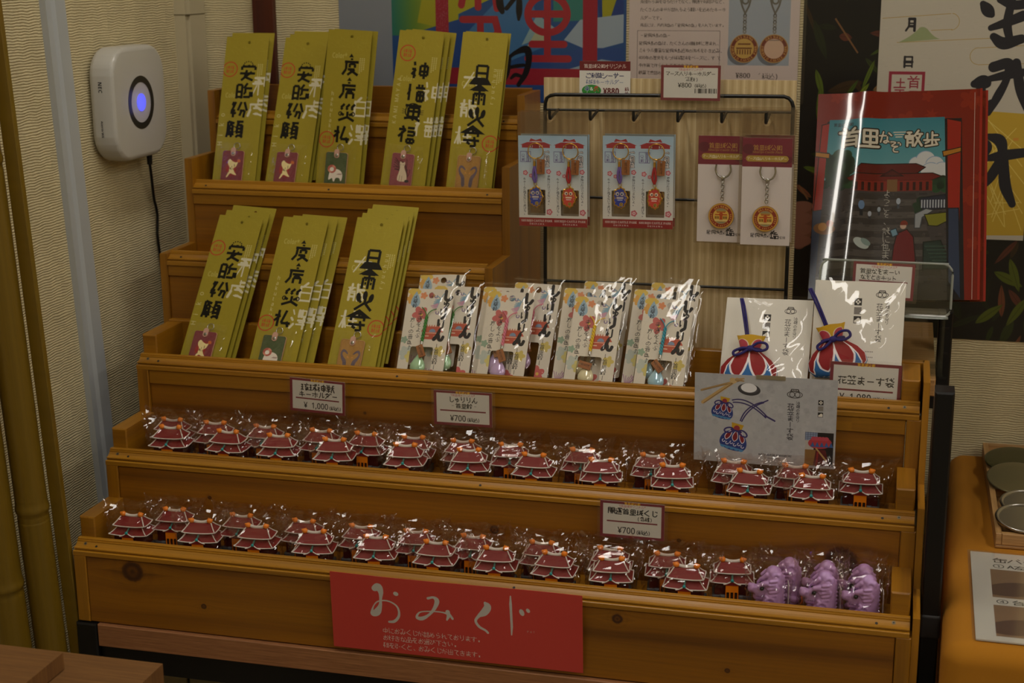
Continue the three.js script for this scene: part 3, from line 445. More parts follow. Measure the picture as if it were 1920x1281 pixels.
// ---------------------------------------------------------------------------------------------------------------
// Long gold packets with a leather charm in a clear pocket
const GW = 0.0655, GH = 0.222;
const leaf = { tiger: '#f0dc9a', lion: '#e9dccb', cat: '#d8c4a4', dragons: '#6d6470' };
function goldPrint(chars, over, roman, kind) {
  return print(400, 1356, (c, W, H) => {
    c.fillStyle = '#a8982e'; c.fillRect(0, 0, W, H);
    for (let k = 0; k < 2600; k++) { const x = rnd() * W, y = rnd() * H, l = rr(6, 60), v = rnd() < 0.5; c.fillStyle = rnd() < 0.5 ? 'rgba(120,104,20,0.10)' : 'rgba(205,190,80,0.09)'; if (v) c.fillRect(x, y, 1.6, l); else c.fillRect(x, y, l, 1.6); }
    for (let k = 0; k < 40; k++) { c.strokeStyle = 'rgba(214,200,110,0.28)'; c.lineWidth = 1.4; c.beginPath(); const x = rr(20, W - 20), y = rr(30, 150); c.moveTo(x, y); c.lineTo(x + (rnd() < 0.5 ? rr(10, 60) : 0), y + rr(0, 40)); c.stroke(); }
    const P = { tiger: { stamp: [62, 300], col: [40, 560], cap: [330, 250], roman: [40, 1000, -1], white: [[285, 370], [262, 560]], black: [[150, 250], [138, 418], [104, 590], [84, 770]] }, lion: { stamp: [66, 940], col: [52, 240], cap: [318, 230], roman: [58, 560, 1], white: [[258, 560], [268, 800]], black: [[150, 228], [142, 430], [150, 620], [122, 810]] }, cat: { stamp: [96, 190], col: [52, 430], cap: [330, 210], roman: [52, 800, -1], white: [[280, 420], [248, 720]], black: [[150, 250], [140, 440], [128, 610], [96, 800]] }, dragons: { stamp: [342, 930], col: [36, 460], cap: [348, 300], roman: [318, 600, -1], white: [[52, 330], [40, 570], [30, 800]], black: [[120, 270], [116, 460], [120, 640], [96, 810]] } }[kind];
    c.globalAlpha = 0.55; c.fillStyle = '#d7cd86'; c.font = 'bold 62px sans-serif'; c.save(); c.translate(P.col[0], P.col[1]); c.scale(0.72, 1); c.fillText('Color*', 0, 0); c.restore(); c.globalAlpha = 1;
    const wSize = kind === 'dragons' ? 150 : 170; [...over].forEach((ch, i) => write(c, ch, ...P.white[i], wSize, { ink: '#dfd9bd', weight: 0.105, vary: 0.35 }));
    c.fillStyle = c.strokeStyle = '#d6cc94'; [...roman].forEach((ch, i) => { c.save(); c.translate(P.roman[0] + 14, P.roman[1] + P.roman[2] * i * (roman.length > 6 ? 46 : 88)); c.rotate(kind === 'lion' ? 0.02 : -Math.PI / 2 + (kind === 'lion' ? Math.PI / 2 : 0)); c.font = `${roman.length > 6 ? 46 : 60}px sans-serif`; c.fillText(ch, 0, 0); c.restore(); });
    c.strokeStyle = '#c2442c'; c.lineWidth = 9; c.beginPath(); c.arc(...P.stamp, 66, 0, 7); c.stroke(); ['神', '琉', '獣', '球'].forEach((ch, i) => write(c, ch, P.stamp[0] - 38 + (i % 2) * 40, P.stamp[1] - 36 + (i >> 1) * 38, 34, { ink: '#c4502f', weight: 0.11 }));
    for (let k = 0; k < 3; k++) for (let j = 0; j < 9 - k; j++) { c.fillStyle = 'rgba(224,216,160,0.75)'; c.fillRect(P.cap[0] + k * 18 - 10, P.cap[1] + j * 15, 9, 9); }
    [...chars].forEach((ch, i) => write(c, ch, P.black[i][0], P.black[i][1], 158, { ink: '#100e08', weight: 0.138, cap: 'butt' }));
    c.fillStyle = '#14110a'; c.strokeStyle = '#14110a'; c.lineWidth = 9;
    const B = P.black; if (kind === 'tiger') { for (let k = 0; k < 7; k++) { const a = Math.PI + k * Math.PI / 6; c.beginPath(); c.arc(B[0][0] + 80 + Math.cos(a) * 42, B[0][1] + 8 + Math.sin(a) * 30, 6, 0, 7); c.fill(); } c.beginPath(); c.arc(B[3][0] + 70, B[3][1] + 78, 24, 0, 7); c.stroke(); for (let k = 0; k < 3; k++) { c.beginPath(); c.arc(B[3][0] + 140, B[3][1] + 52 + k * 38, 11, 0, 7); c.stroke(); } }
    if (kind === 'lion') { for (const [x, y] of [[80, -6], [80, 196]]) { c.beginPath(); c.moveTo(B[0][0] + x, B[0][1] + y - 26); c.lineTo(B[0][0] + x + 22, B[0][1] + y + 6); c.lineTo(B[0][0] + x - 22, B[0][1] + y + 6); c.fill(); } for (const x of [22, 138]) { c.beginPath(); c.arc(B[2][0] + x, B[2][1] + 92, 15, 0, 7); c.stroke(); } }
    if (kind === 'cat') { c.beginPath(); c.arc(B[2][0] + 80, B[2][1] + 70, 66, 0, 7); c.stroke(); c.beginPath(); c.arc(B[1][0] + 110, B[1][1] + 118, 30, 0, 7); c.stroke(); for (const s of [-1, 1]) for (let k = 0; k < 3; k++) { c.lineWidth = 4; c.beginPath(); c.moveTo(B[2][0] + 80 + s * 62, B[2][1] + 66 + k * 12); c.lineTo(B[2][0] + 80 + s * 96, B[2][1] + 56 + k * 18); c.stroke(); } }
    if (kind === 'dragons') { c.beginPath(); c.moveTo(B[1][0] + 80, B[1][1] - 30); c.lineTo(B[1][0] + 168, B[1][1] + 30); c.lineTo(B[1][0] - 8, B[1][1] + 30); c.fill(); c.beginPath(); c.moveTo(B[0][0] + 80, B[0][1] + 172); c.quadraticCurveTo(B[0][0], B[0][1] + 170, B[0][0] - 20, B[0][1] + 168); c.lineTo(B[0][0] + 20, B[0][1] + 110); c.lineTo(B[0][0] + 140, B[0][1] + 110); c.lineTo(B[0][0] + 180, B[0][1] + 168); c.fill(); for (let k = 0; k < 3; k++) { c.beginPath(); c.ellipse(B[2][0] + 26 + k * 54, B[2][1] + 44 - (k === 1 ? 20 : 0), 20, 38, 0.2 * (k - 1), 0, 7); c.fill(); } c.beginPath(); c.moveTo(B[3][0] + 80, B[3][1] - 28); c.lineTo(B[3][0] + 196, B[3][1] + 46); c.lineTo(B[3][0] + 140, B[3][1] + 46); c.lineTo(B[3][0] + 80, B[3][1] + 14); c.lineTo(B[3][0] + 22, B[3][1] + 46); c.lineTo(B[3][0] - 30, B[3][1] + 46); c.fill(); }
  });
}
function charmPrint(kind) {
  return print(256, 384, (c, W, H) => {
    c.fillStyle = { tiger: '#7e3138', lion: '#47552f', cat: '#8c4148', dragons: '#a97a33' }[kind]; c.fillRect(0, 0, W, H);
    for (let k = 0; k < 900; k++) { c.fillStyle = rnd() < 0.5 ? 'rgba(0,0,0,0.07)' : 'rgba(255,230,200,0.05)'; c.beginPath(); c.arc(rnd() * W, rnd() * H, rr(1, 5), 0, 7); c.fill(); }
    c.strokeStyle = 'rgba(30,10,8,0.5)'; c.setLineDash([9, 7]); c.lineWidth = 3; c.strokeRect(12, 12, W - 24, H - 24); c.setLineDash([]);
    const blob = (pts, col) => { c.fillStyle = col; c.beginPath(); pts.forEach(([x, y], i) => { const n = pts[(i + 1) % pts.length], m = [(x + n[0]) / 2, (y + n[1]) / 2]; if (i) c.quadraticCurveTo(x, y, ...m); else c.moveTo(...m); }); const [x, y] = pts[0], n = pts[1]; c.quadraticCurveTo(x, y, (x + n[0]) / 2, (y + n[1]) / 2); c.fill(); };
    if (kind === 'tiger') { for (let k = 0; k < 16; k++) blob([[rr(40, 220), rr(110, 330)], [rr(40, 220), rr(110, 330)], [rr(60, 200), rr(110, 330)]], 'rgba(164,32,24,0.5)'); blob([[70, 130], [96, 100], [120, 128], [170, 150], [196, 130], [176, 200], [140, 210], [160, 262], [196, 300], [150, 290], [110, 268], [84, 316], [60, 330], [88, 262], [104, 206], [76, 170]], leaf.tiger); for (let k = 0; k < 9; k++) { c.strokeStyle = '#4a2a16'; c.lineWidth = 5; c.beginPath(); const x = rr(90, 160), y = rr(150, 280); c.moveTo(x, y); c.lineTo(x + rr(-14, 14), y + 18); c.stroke(); } blob([[176, 110], [214, 104], [226, 140], [190, 150]], '#c8672c'); }
    if (kind === 'lion') { blob([[60, 220], [110, 190], [180, 200], [216, 250], [206, 320], [190, 330], [182, 290], [130, 292], [124, 338], [104, 338], [96, 290], [64, 320], [46, 320]], leaf.lion); for (let k = 0; k < 26; k++) { c.fillStyle = k % 3 ? '#b5594a' : '#d98a72'; c.beginPath(); c.arc(84 + Math.cos(k) * 36, 196 + Math.sin(k) * 34, 13, 0, 7); c.fill(); } c.fillStyle = '#f0e6d6'; c.beginPath(); c.arc(84, 200, 24, 0, 7); c.fill(); c.strokeStyle = '#7a4436'; c.lineWidth = 4; for (let k = 0; k < 5; k++) { c.beginPath(); c.arc(150 + k * 10, 240, 14, 0, 2); c.stroke(); } }
    if (kind === 'cat') { for (let k = 0; k < 22; k++) { c.strokeStyle = 'rgba(60,16,24,0.7)'; c.lineWidth = 9; c.beginPath(); c.moveTo(180, 300); c.quadraticCurveTo(rr(120, 240), rr(120, 260), rr(20, 240), rr(60, 200)); c.stroke(); } blob([[96, 116], [106, 90], [122, 112], [142, 110], [156, 92], [160, 130], [150, 160], [186, 220], [200, 290], [180, 320], [92, 322], [84, 280], [100, 220], [108, 168]], leaf.cat); blob([[170, 300], [212, 292], [232, 318], [180, 332]], '#2a2024'); c.strokeStyle = '#7a5a44'; c.lineWidth = 4; c.beginPath(); c.moveTo(110, 318); c.lineTo(116, 250); c.moveTo(140, 320); c.lineTo(140, 256); c.stroke(); c.fillStyle = '#3a2a22'; for (const x of [112, 140]) { c.beginPath(); c.arc(x, 134, 4, 0, 7); c.fill(); } }
    if (kind === 'dragons') for (const s of [-1, 1]) { const X = (x) => 128 + s * x; blob([[X(20), 350], [X(24), 290], [X(34), 230], [X(70), 200], [X(90), 160], [X(70), 140], [X(40), 166], [X(20), 170], [X(44), 130], [X(88), 110], [X(110), 160], [X(92), 220], [X(64), 260], [X(62), 350]], '#63525e'); c.strokeStyle = '#332a30'; c.lineWidth = 4; for (let k = 0; k < 7; k++) { c.beginPath(); c.arc(X(44), 250 + k * 15, 14, 0.2, 2.8); c.stroke(); } blob([[X(10), 196], [X(30), 186], [X(36), 200], [X(14), 210]], '#c98a3a'); }
  });
}
const GOLD = { tiger: ['安晦紛願', '飛虎', 'Hiko'], lion: ['疫病災払', '白澤', 'hakutaku'], cat: ['神描東福', '神猫', 'KAMIMAYAA'], dragons: ['旦雨火守', '大龍柱', 'ryuchuu'] };
const goldCardGeo = sheet(GW, GH, 0.0007, { r: 0.0006, holes: [[0.003, GH - 0.0085, 0.0023]] });
const goldEdge = mat({ color: 0x8a7c28, roughness: 0.5 }), leatherEdge = mat({ color: 0xb98a68, roughness: 0.7 }), strapPink = mat({ color: 0xc79a86, roughness: 0.6 });
const charmGeo = (() => { const g = new THREE.ExtrudeGeometry(roundRect(0.032, 0.047, 0.003, 0, 0.0235), { depth: 0.0016, bevelEnabled: true, bevelSize: 0.0004, bevelThickness: 0.0004, bevelSegments: 1, curveSegments: 4 }), p = g.attributes.position; for (let i = 0; i < p.count; i++) g.attributes.uv.setXY(i, p.getX(i) / 0.033 + 0.5, p.getY(i) / 0.048); return g; })();
const strapGeo = new THREE.ExtrudeGeometry(roundRect(0.0072, 0.0125, 0.0034, 0, 0), { depth: 0.0012, bevelEnabled: false, curveSegments: 5 });
const pockets = [2.2, 5.9, 8.4].map((s) => film(0.054, 0.062, 0.0028, s, 0.001, 26, 26));
const goldProto = {};
for (const [kind, [chars, over, roman]] of Object.entries(GOLD)) {
  const o = thing('gold_packet', 'gold packet', 'packet', [0, 0, 0], 'gold packets with leather charms'), face = phys({ map: goldPrint(chars, over, roman, kind), roughness: 0.38, metalness: 0.35 });
  mesh('card', goldCardGeo, [face, goldEdge], o);
  const k = mesh('leather_charm', charmGeo, [mat({ map: charmPrint(kind), roughness: 0.6 }), leatherEdge], o); k.position.set(-0.003, 0.0035, 0.0014);
  const st = mesh('strap', strapGeo, strapPink, k); st.position.set(0, 0.0455, 0.0019); mesh('snap', new THREE.SphereGeometry(0.0025, 10, 6).scale(1, 1, 0.25), steel, k).position.set(0, 0.0428, 0.0033);
  mesh('ring', new THREE.TorusGeometry(0.0046, 0.0006, 6, 18), steel, k).position.set(0.004, 0.0545, 0.001);
  mesh('clear_pocket', pockets[kind.length % 3], clearFilm, o).position.set(-0.002, 0.0005, 0.0016);
  goldProto[kind] = { o, used: false };
}
const CHARM = { tiger: 'tiger', lion: 'lion', cat: 'cat', dragons: 'twin dragon' };
// [kind, x, y, z, lean, turn, roll, number behind, step in x, step in y, where]
[['tiger', 0.0353, 0.3789, -0.4225, 22.1, 2, 0, 1, 0.0035, 0.006, 'leftmost stack of the top tray'], ['tiger', 0.1166, 0.3789, -0.4225, 23, -1, -1.1, 2, 0.0022, 0.005, 'second stack of the top tray'], ['lion', 0.1940, 0.3789, -0.4225, 12.1, -0.9, -2.6, 1, 0.0035, -0.006, 'top tray stack, the middle one of five'], ['cat', 0.2906, 0.3789, -0.4225, 14.4, -1, -4.1, 2, 0.0042, -0.005, 'top tray stack left of the dragon ones'], ['dragons', 0.3868, 0.3789, -0.4225, 15.7, -0.6, -2.7, 1, 0.001, 0.001, 'rightmost stack of the top tray'],
  ['tiger', 0.0778, 0.1685, -0.199, 34.5, -1.1, -2.9, 2, 0.0042, 0.006, 'leftmost stack of the lower tray'], ['lion', 0.1779, 0.1685, -0.199, 33.6, -0.3, -2.3, 2, 0.0095, 0.001, 'middle gold stack of the lower tray'], ['dragons', 0.2879, 0.1685, -0.199, 31.6, 0.3, -2.3, 3, 0.003, 0.005, 'right gold stack of the lower tray']].forEach(([kind, x, y, z, b, t, r, n, dx, dy, where]) => {
  for (let i = 0; i <= n; i++) {
    const q = goldProto[kind], o = q.used ? copyOf(q.o, '') : q.o; q.used = true;
    lean(o, x + dx * i, y + Math.max(0, 0.0328 * Math.sin(Math.abs(r - (dy < 0 ? 0.5 * i : 0)) * DEG) - 0.001) + Math.max(0, dy * i) * 0.9, z - 0.0088 * i - Math.max(0, dy * i) * 0.9 * Math.tan(b * DEG), b - (dy < 0 ? dy * i * -40 : 0) + 0.3 * i, t, r - (dy < 0 ? 0.5 * i : 0));
    o.userData.label = `gold packet with ${CHARM[kind]} charm, ${i === 0 ? 'front' : i === n ? 'hindmost' : ORD[i]} of ${where}`;
  }
});
// ---------------------------------------------------------------------------------------------------------------
// Bell charm packets
const BW = 0.063, BH = 0.127;
const bellPrint = print(420, 847, (c, W, H) => {
  c.fillStyle = '#d9cfbe'; c.fillRect(0, 0, W, H);
  for (let k = 0; k < 1400; k++) { c.fillStyle = rnd() < 0.5 ? 'rgba(150,130,100,0.08)' : 'rgba(255,250,240,0.12)'; c.fillRect(rnd() * W, rnd() * H, rr(1, 8), rr(1, 3)); }
  const petal = (x, y, r, col, n = 5, a0 = 0) => { c.fillStyle = col; for (let k = 0; k < n; k++) { const a = a0 + k * 2 * Math.PI / n; c.beginPath(); c.ellipse(x + Math.cos(a) * r * 0.55, y + Math.sin(a) * r * 0.55, r * 0.6, r * 0.42, a, 0, 7); c.fill(); } };
  petal(60, 30, 52, '#d6b54e', 6); petal(150, 62, 30, '#d98a5c', 5); petal(30, 96, 40, '#d7a04a', 4); petal(140, 232, 66, '#c0605c', 5, 0.4); c.fillStyle = '#d8b04c'; c.beginPath(); c.arc(150, 236, 13, 0, 7); c.fill(); petal(320, 800, 64, '#c65a56', 5, 0.8); c.fillStyle = '#dcae4a'; c.beginPath(); c.arc(326, 802, 14, 0, 7); c.fill(); petal(60, 590, 60, '#b9bfb4', 6); petal(110, 620, 50, '#d0c274', 6); petal(360, 560, 44, '#cbb560', 5); petal(30, 470, 30, '#8ea48c', 5);
  c.strokeStyle = '#a9789c'; c.lineWidth = 6; for (let k = 0; k < 7; k++) { c.beginPath(); c.moveTo(30 + k * 4, 830); c.quadraticCurveTo(20 + k * 14, 780, 4 + k * 26, 744 + (k % 3) * 10); c.stroke(); } for (const x of [96, 130]) { c.beginPath(); c.arc(x, 770, 13, 0, 5.4); c.stroke(); }
  c.strokeStyle = '#7d9fb4'; c.lineWidth = 7; for (let k = 0; k < 8; k++) { c.beginPath(); c.moveTo(306, 90); c.lineTo(306 - 60 * Math.cos(k * 0.24 - 0.5), 90 + 78 * Math.sin(k * 0.24 + 0.1)); c.stroke(); } c.strokeStyle = '#c493a6'; for (let k = 0; k < 6; k++) { c.beginPath(); c.moveTo(290, 130); c.lineTo(268 - k * 9, 200 - k * 9); c.stroke(); } c.strokeStyle = '#7a668e'; c.lineWidth = 8; for (const [x, y] of [[262, 66], [292, 214], [362, 168]]) { c.beginPath(); c.arc(x, y, 13, -1, 4); c.stroke(); } c.strokeStyle = '#7d9fb4'; c.beginPath(); c.moveTo(306, 90); c.quadraticCurveTo(286, 60, 262, 66); c.moveTo(308, 90); c.quadraticCurveTo(322, 40, 346, 30); c.stroke();
  c.fillStyle = '#b8533a'; c.fillRect(196, 380, 150, 78); c.beginPath(); c.moveTo(170, 390); c.lineTo(200, 340); c.lineTo(340, 340); c.lineTo(372, 390); c.fill(); c.fillStyle = '#e2c3a8'; c.fillRect(206, 398, 130, 5); c.fillRect(206, 424, 40, 8); c.fillRect(290, 424, 40, 8); c.fillStyle = '#7c8ea6'; c.beginPath(); c.arc(272, 392, 30, Math.PI, 0); c.fill(); for (let k = 0; k < 6; k++) { c.fillStyle = '#c06a48'; c.fillRect(214 + k * 22, 326, 9, 16); }
  c.fillStyle = '#93aec0'; c.beginPath(); c.moveTo(78, 24); c.quadraticCurveTo(126, 100, 122, 130); c.arc(80, 130, 42, 0, Math.PI); c.quadraticCurveTo(36, 96, 78, 24); c.fill();
  write(c, '水琴鈴', 58, 62, 40, { down: true, ink: '#26303c', weight: 0.1, gap: -0.06 });
  c.save(); c.strokeStyle = '#1d1714'; c.lineCap = 'round'; write(c, 'し', 316, 10, 92, { weight: 0.24, ink: '#1d1714', vary: 0.3 }); write(c, 'ゅ', 326, 92, 74, { weight: 0.19, ink: '#1d1714', vary: 0.3 }); write(c, 'り', 300, 176, 92, { weight: 0.22, ink: '#1d1714', vary: 0.45 }); write(c, 'り', 292, 276, 92, { weight: 0.22, ink: '#1d1714', vary: 0.45 }); write(c, 'ん', 284, 370, 96, { weight: 0.22, ink: '#1d1714', vary: 0.35 }); c.restore();
  write(c, '－首里鈴－', 306, 492, 48, { down: true, ink: '#2b2622', weight: 0.085, gap: -0.02 });
  write(c, '幸運をよぶ', 118, 200, 46, { down: true, ink: '#2b2622', weight: 0.085, gap: 0.1 }); write(c, '癒しの音色♪', 56, 262, 46, { down: true, ink: '#2b2622', weight: 0.085, gap: 0.12 });
});
const bellCardGeo = sheet(BW, BH, 0.0007, { r: 0.0028, holes: [[0.0015, BH - 0.0085, 0.0042], [-0.0015, 0.0245, 0.031, 0.047, 0.003]] });
const bellFace = mat({ map: bellPrint, roughness: 0.6 });
const dropGeo = new THREE.LatheGeometry([[0, 0], [0.004, 0.0004], [0.0082, 0.0032], [0.0103, 0.0078], [0.0098, 0.0125], [0.0072, 0.0176], [0.0042, 0.0222], [0.0022, 0.0262], [0.0012, 0.0286], [0, 0.029]].map((q) => new THREE.Vector2(...q)), 22);
function braid(len, r, twist) { const a = [], b = []; for (let k = 0; k <= 26; k++) { const t = k / 26, p = t * twist; a.push([Math.cos(p) * r * 0.75, len * t, Math.sin(p) * r * 0.75]); b.push([-Math.cos(p) * r * 0.75, len * t, -Math.sin(p) * r * 0.75]); } return merge([tube(a, r * 0.8, 60, 6), tube(b, r * 0.8, 60, 6)]); }
const bellBraid = braid(0.034, 0.0016, 26), bellLoop = merge([tube([[0, 0.033, 0], [-0.002, 0.039, 0.0002], [-0.0055, 0.0435, 0.0004], [-0.009, 0.046, -0.0004]], 0.0007, 12, 5), tube([[0, 0.033, 0], [0.002, 0.039, 0.0002], [0.006, 0.043, 0.0004], [0.0115, 0.0455, -0.0004]], 0.0007, 12, 5)]);
const cherry = mat({ map: print(96, 160, (c, W, H) => { c.fillStyle = '#a5652f'; c.fillRect(0, 0, W, H); for (let k = 0; k < 60; k++) { c.fillStyle = 'rgba(70,30,8,0.16)'; c.fillRect(rnd() * W, 0, 2, H); } write(c, '首里城', 28, 26, 40, { down: true, ink: '#4a240c', weight: 0.1 }); }), roughness: 0.55 });
const plaqueGeo = sheet(0.0088, 0.0165, 0.0018, { r: 0.0006, holes: [[0, 0.0148, 0.0009]] });
const bellFilms = [3.3, 6.8, 9.9].map((s) => film(0.0705, 0.133, 0.0062, s, 0.0013, 26, 40));
function bellPacket(cord, pearl, tilt, s) {
  const o = thing('bell_packet', 'bell packet', 'packet', [0, 0, 0], 'bell charm packets');
  mesh('card', bellCardGeo, [bellFace, paperEdge], o);
  const cm = mat({ color: cord, roughness: 0.6 }), str = mesh('strap', bellBraid, cm, o); str.position.set(-0.002, 0.0545, 0.0022); str.scale.z = 0.7; str.rotation.z = -0.05; mesh('loop', bellLoop, cm, str);
  mesh('ferrule', new THREE.CylinderGeometry(0.0015, 0.0018, 0.005, 10).translate(0, -0.002, 0), steel, str); mesh('link', new THREE.TorusGeometry(0.0015, 0.0004, 5, 12).translate(0, -0.0058, 0), steel, str);
  const pl = mesh('wooden_tag', plaqueGeo, cherry, o); pl.position.set(0.0035, 0.0325, 0.0078); pl.rotation.z = tilt;
  const bl = mesh('bell', dropGeo, phys({ color: pearl, roughness: 0.16, metalness: 0.15, clearcoat: 1, clearcoatRoughness: 0.06, sheen: 0.3 }), o); bl.position.set(-0.003, 0.011, 0.0022); bl.scale.z = 0.52;
  mesh('clear_bag', bellFilms[s], clearFilm, o).position.set(0.0015, 0.0006, 0.0022);
  mesh('seal', box(0.068, 0.0012, 0.0004, 0.0015, 0.1315, 0.0016), clearFilm, o); return o;
}
const BELLS = { green: bellPacket(0x2f7d2a, 0xa9d0a6, 0.42, 0), pink: bellPacket(0xd8788c, 0xc9add8, 0.4, 1), yellow: bellPacket(0xe0b81e, 0xe2d8b0, 1.35, 2), blue: bellPacket(0x2f93a8, 0xa9cfe0, 0.75, 0) }, bellUsed = {};
const bellWords = { green: 'green cord and pale green drop', pink: 'pink cord and lilac drop', yellow: 'yellow cord and cream drop', blue: 'blue cord and pale blue drop' };
[['green', 0.381, 0.1685, -0.2, 32, -2.4, 1.4, 'front'], ['green', 0.412, 0.1705, -0.2138, 32.2, -2.4, 1.4, 'right behind'], ['green', 0.386, 0.1815, -0.2276, 32.4, -2.4, 1.4, 'hindmost'],
  ['pink', 0.487, 0.1685, -0.2, 30, -5, 1.2, 'front'], ['pink', 0.4765, 0.1705, -0.2138, 30.2, -5, 1.2, 'left behind'], ['pink', 0.512, 0.1745, -0.2276, 30.4, -5, 0.2, 'right behind'],
  ['yellow', 0.6, 0.1685, -0.2, 32, -4.5, 0.9, 'front'], ['yellow', 0.5825, 0.1745, -0.2162, 32.2, -4.5, 1.4, 'left behind'], ['yellow', 0.603, 0.1805, -0.2308, 32.4, -4.5, 0.5, 'hindmost'],
  ['blue', 0.688, 0.1685, -0.2, 29, -5.9, 0.3, 'front'], ['blue', 0.671, 0.1745, -0.2166, 29.2, -5.9, 0.3, 'left behind'], ['blue', 0.6895, 0.1805, -0.2312, 29.4, -5.9, 0.2, 'hindmost']].forEach(([kind, x, y, z, b, t, r, where]) => {
  const o = bellUsed[kind] ? copyOf(BELLS[kind], '') : BELLS[kind]; bellUsed[kind] = 1; lean(o, x, y, z - (y - 0.1685) * Math.tan(b * DEG), b, t, r); o.userData.label = `bell packet with ${bellWords[kind]}, ${where} one of its group`;
});
// ---------------------------------------------------------------------------------------------------------------
// White cards with a little drawstring pouch
const pouchSquares = (c, x, y, s) => {
  c.fillStyle = '#2a2624'; c.fillRect(x, y, s, s); c.fillStyle = '#e6e1d6'; for (const [a, b] of [[0.5, 0.28], [0.5, 0.72], [0.28, 0.5], [0.72, 0.5]]) { c.beginPath(); c.arc(x + a * s, y + b * s, s * 0.15, 0, 7); c.fill(); } c.fillStyle = '#2a2624'; c.beginPath(); c.arc(x + s / 2, y + s / 2, s * 0.1, 0, 7); c.fill();
  c.fillStyle = '#77716c'; c.fillRect(x, y + s * 1.25, s, s); c.strokeStyle = '#aca69e'; c.lineWidth = 1.5; for (let k = 0; k < 6; k++) { c.beginPath(); c.moveTo(x, y + s * (1.3 + k * 0.16)); c.lineTo(x + s, y + s * (1.42 + k * 0.16)); c.stroke(); }
  c.fillStyle = '#2a2624'; c.fillRect(x, y + s * 2.5, s, s); c.fillStyle = '#e6e1d6'; c.beginPath(); c.moveTo(x + s * 0.08, y + s * 3.42); c.lineTo(x + s * 0.08, y + s * 3.1); c.lineTo(x + s * 0.35, y + s * 2.95); c.lineTo(x + s * 0.5, y + s * 2.75); c.lineTo(x + s * 0.7, y + s * 2.7); c.lineTo(x + s * 0.92, y + s * 2.9); c.lineTo(x + s * 0.92, y + s * 3.42); c.fill();
};
const hatMark = (c, x, y, s) => { c.strokeStyle = '#3a3532'; c.lineWidth = s * 0.045; c.beginPath(); c.ellipse(x, y, s * 0.5, s * 0.24, 0, 0, 7); c.stroke(); c.beginPath(); c.moveTo(x - s * 0.3, y - s * 0.2); c.lineTo(x - s * 0.22, y - s * 0.38); c.lineTo(x + s * 0.22, y - s * 0.38); c.lineTo(x + s * 0.3, y - s * 0.2); c.stroke(); for (const k of [-1, 1]) { c.beginPath(); c.ellipse(x + k * s * 0.18, y, s * 0.17, s * 0.18, 0, 0, 7); c.stroke(); } for (let k = -2; k <= 2; k++) { c.beginPath(); c.moveTo(x + k * s * 0.1, y - s * 0.36); c.lineTo(x + k * s * 0.12, y - s * 0.18); c.stroke(); } };
const pouchPrint = print(640, 780, (c, W, H) => {
  c.fillStyle = '#e4dfd4'; c.fillRect(0, 0, W, H);
  hatMark(c, 478, 92, 84); write(c, '沖縄のお守り', 506, 136, 28, { down: true, ink: '#3a3532', weight: 0.08 }); write(c, '花笠まーす袋', 442, 150, 46, { down: true, ink: '#332e2b', weight: 0.075, gap: 0.02 }); pouchSquares(c, 286, 122, 52);
  for (let k = 0; k < 2; k++) for (let j = 0; j < 5; j++) { c.fillStyle = '#8d867c'; c.fillRect(380 + j * 12, 500 + k * 40, 7, 8); }
});
const PW = 0.107, PH = 0.131, pouchCardGeo = sheet(PW, PH, 0.0008, { r: 0.0006 }), pouchFace = mat({ map: pouchPrint, roughness: 0.7 });
const cordPurple = mat({ color: 0x241a63, roughness: 0.75 }), clothYellow = mat({ color: 0xcfa012, roughness: 0.8 });
// Pouch cloth: red petals over a blue hem with white outlines, wrapped round the body (u round, v up).
const pouchCloth = mat({ roughness: 0.75, map: print(512, 256, (c, W, H) => {
  c.fillStyle = '#2a63a0'; c.fillRect(0, 0, W, H); c.strokeStyle = '#e8e2e4'; c.lineWidth = 6; c.fillStyle = '#4d8fc4'; c.fillRect(0, H * 0.82, W, H * 0.18);
  for (let k = 0; k < 26; k++) { c.beginPath(); c.arc(10 + k * 20, H * 0.78 + (k % 3) * 9, 8, 0, 4.4); c.lineWidth = 3; c.stroke(); }
  for (let k = 0; k < 8; k++) { c.fillStyle = '#8e1a1c'; c.lineWidth = 7; c.beginPath(); c.moveTo(k * 64, -4); c.lineTo(k * 64, H * 0.3); c.quadraticCurveTo(k * 64 + 6, H * 0.66, k * 64 + 32, H * 0.7); c.quadraticCurveTo(k * 64 + 58, H * 0.66, k * 64 + 64, H * 0.3); c.lineTo(k * 64 + 64, -4); c.fill(); c.stroke(); }
}) });
const neckCloth = mat({ roughness: 0.75, map: print(128, 64, (c) => { c.fillStyle = '#cfa012'; c.fillRect(0, 0, 128, 64); for (let k = 0; k < 4; k++) { c.fillStyle = '#b5384a'; c.beginPath(); c.ellipse(16 + k * 32, 50, 13, 34, 0, 0, 7); c.fill(); c.strokeStyle = '#e8dcc8'; c.lineWidth = 2; c.stroke(); } }) });
const pouchBody = (() => { const g = new THREE.LatheGeometry([[0, 0], [0.012, 0.0008], [0.0225, 0.004], [0.0272, 0.011], [0.0262, 0.019], [0.0205, 0.027], [0.0132, 0.033], [0.0092, 0.0365], [0.0088, 0.038]].map((q) => new THREE.Vector2(...q)), 40), p = g.attributes.position; for (let i = 0; i < p.count; i++) { const a = Math.atan2(p.getZ(i), p.getX(i)), k = 1 + 0.05 * Math.cos(a * 8) * (p.getY(i) / 0.038); p.setX(i, p.getX(i) * k); p.setZ(i, p.getZ(i) * k * 0.32); } g.computeVertexNormals(); return g; })();
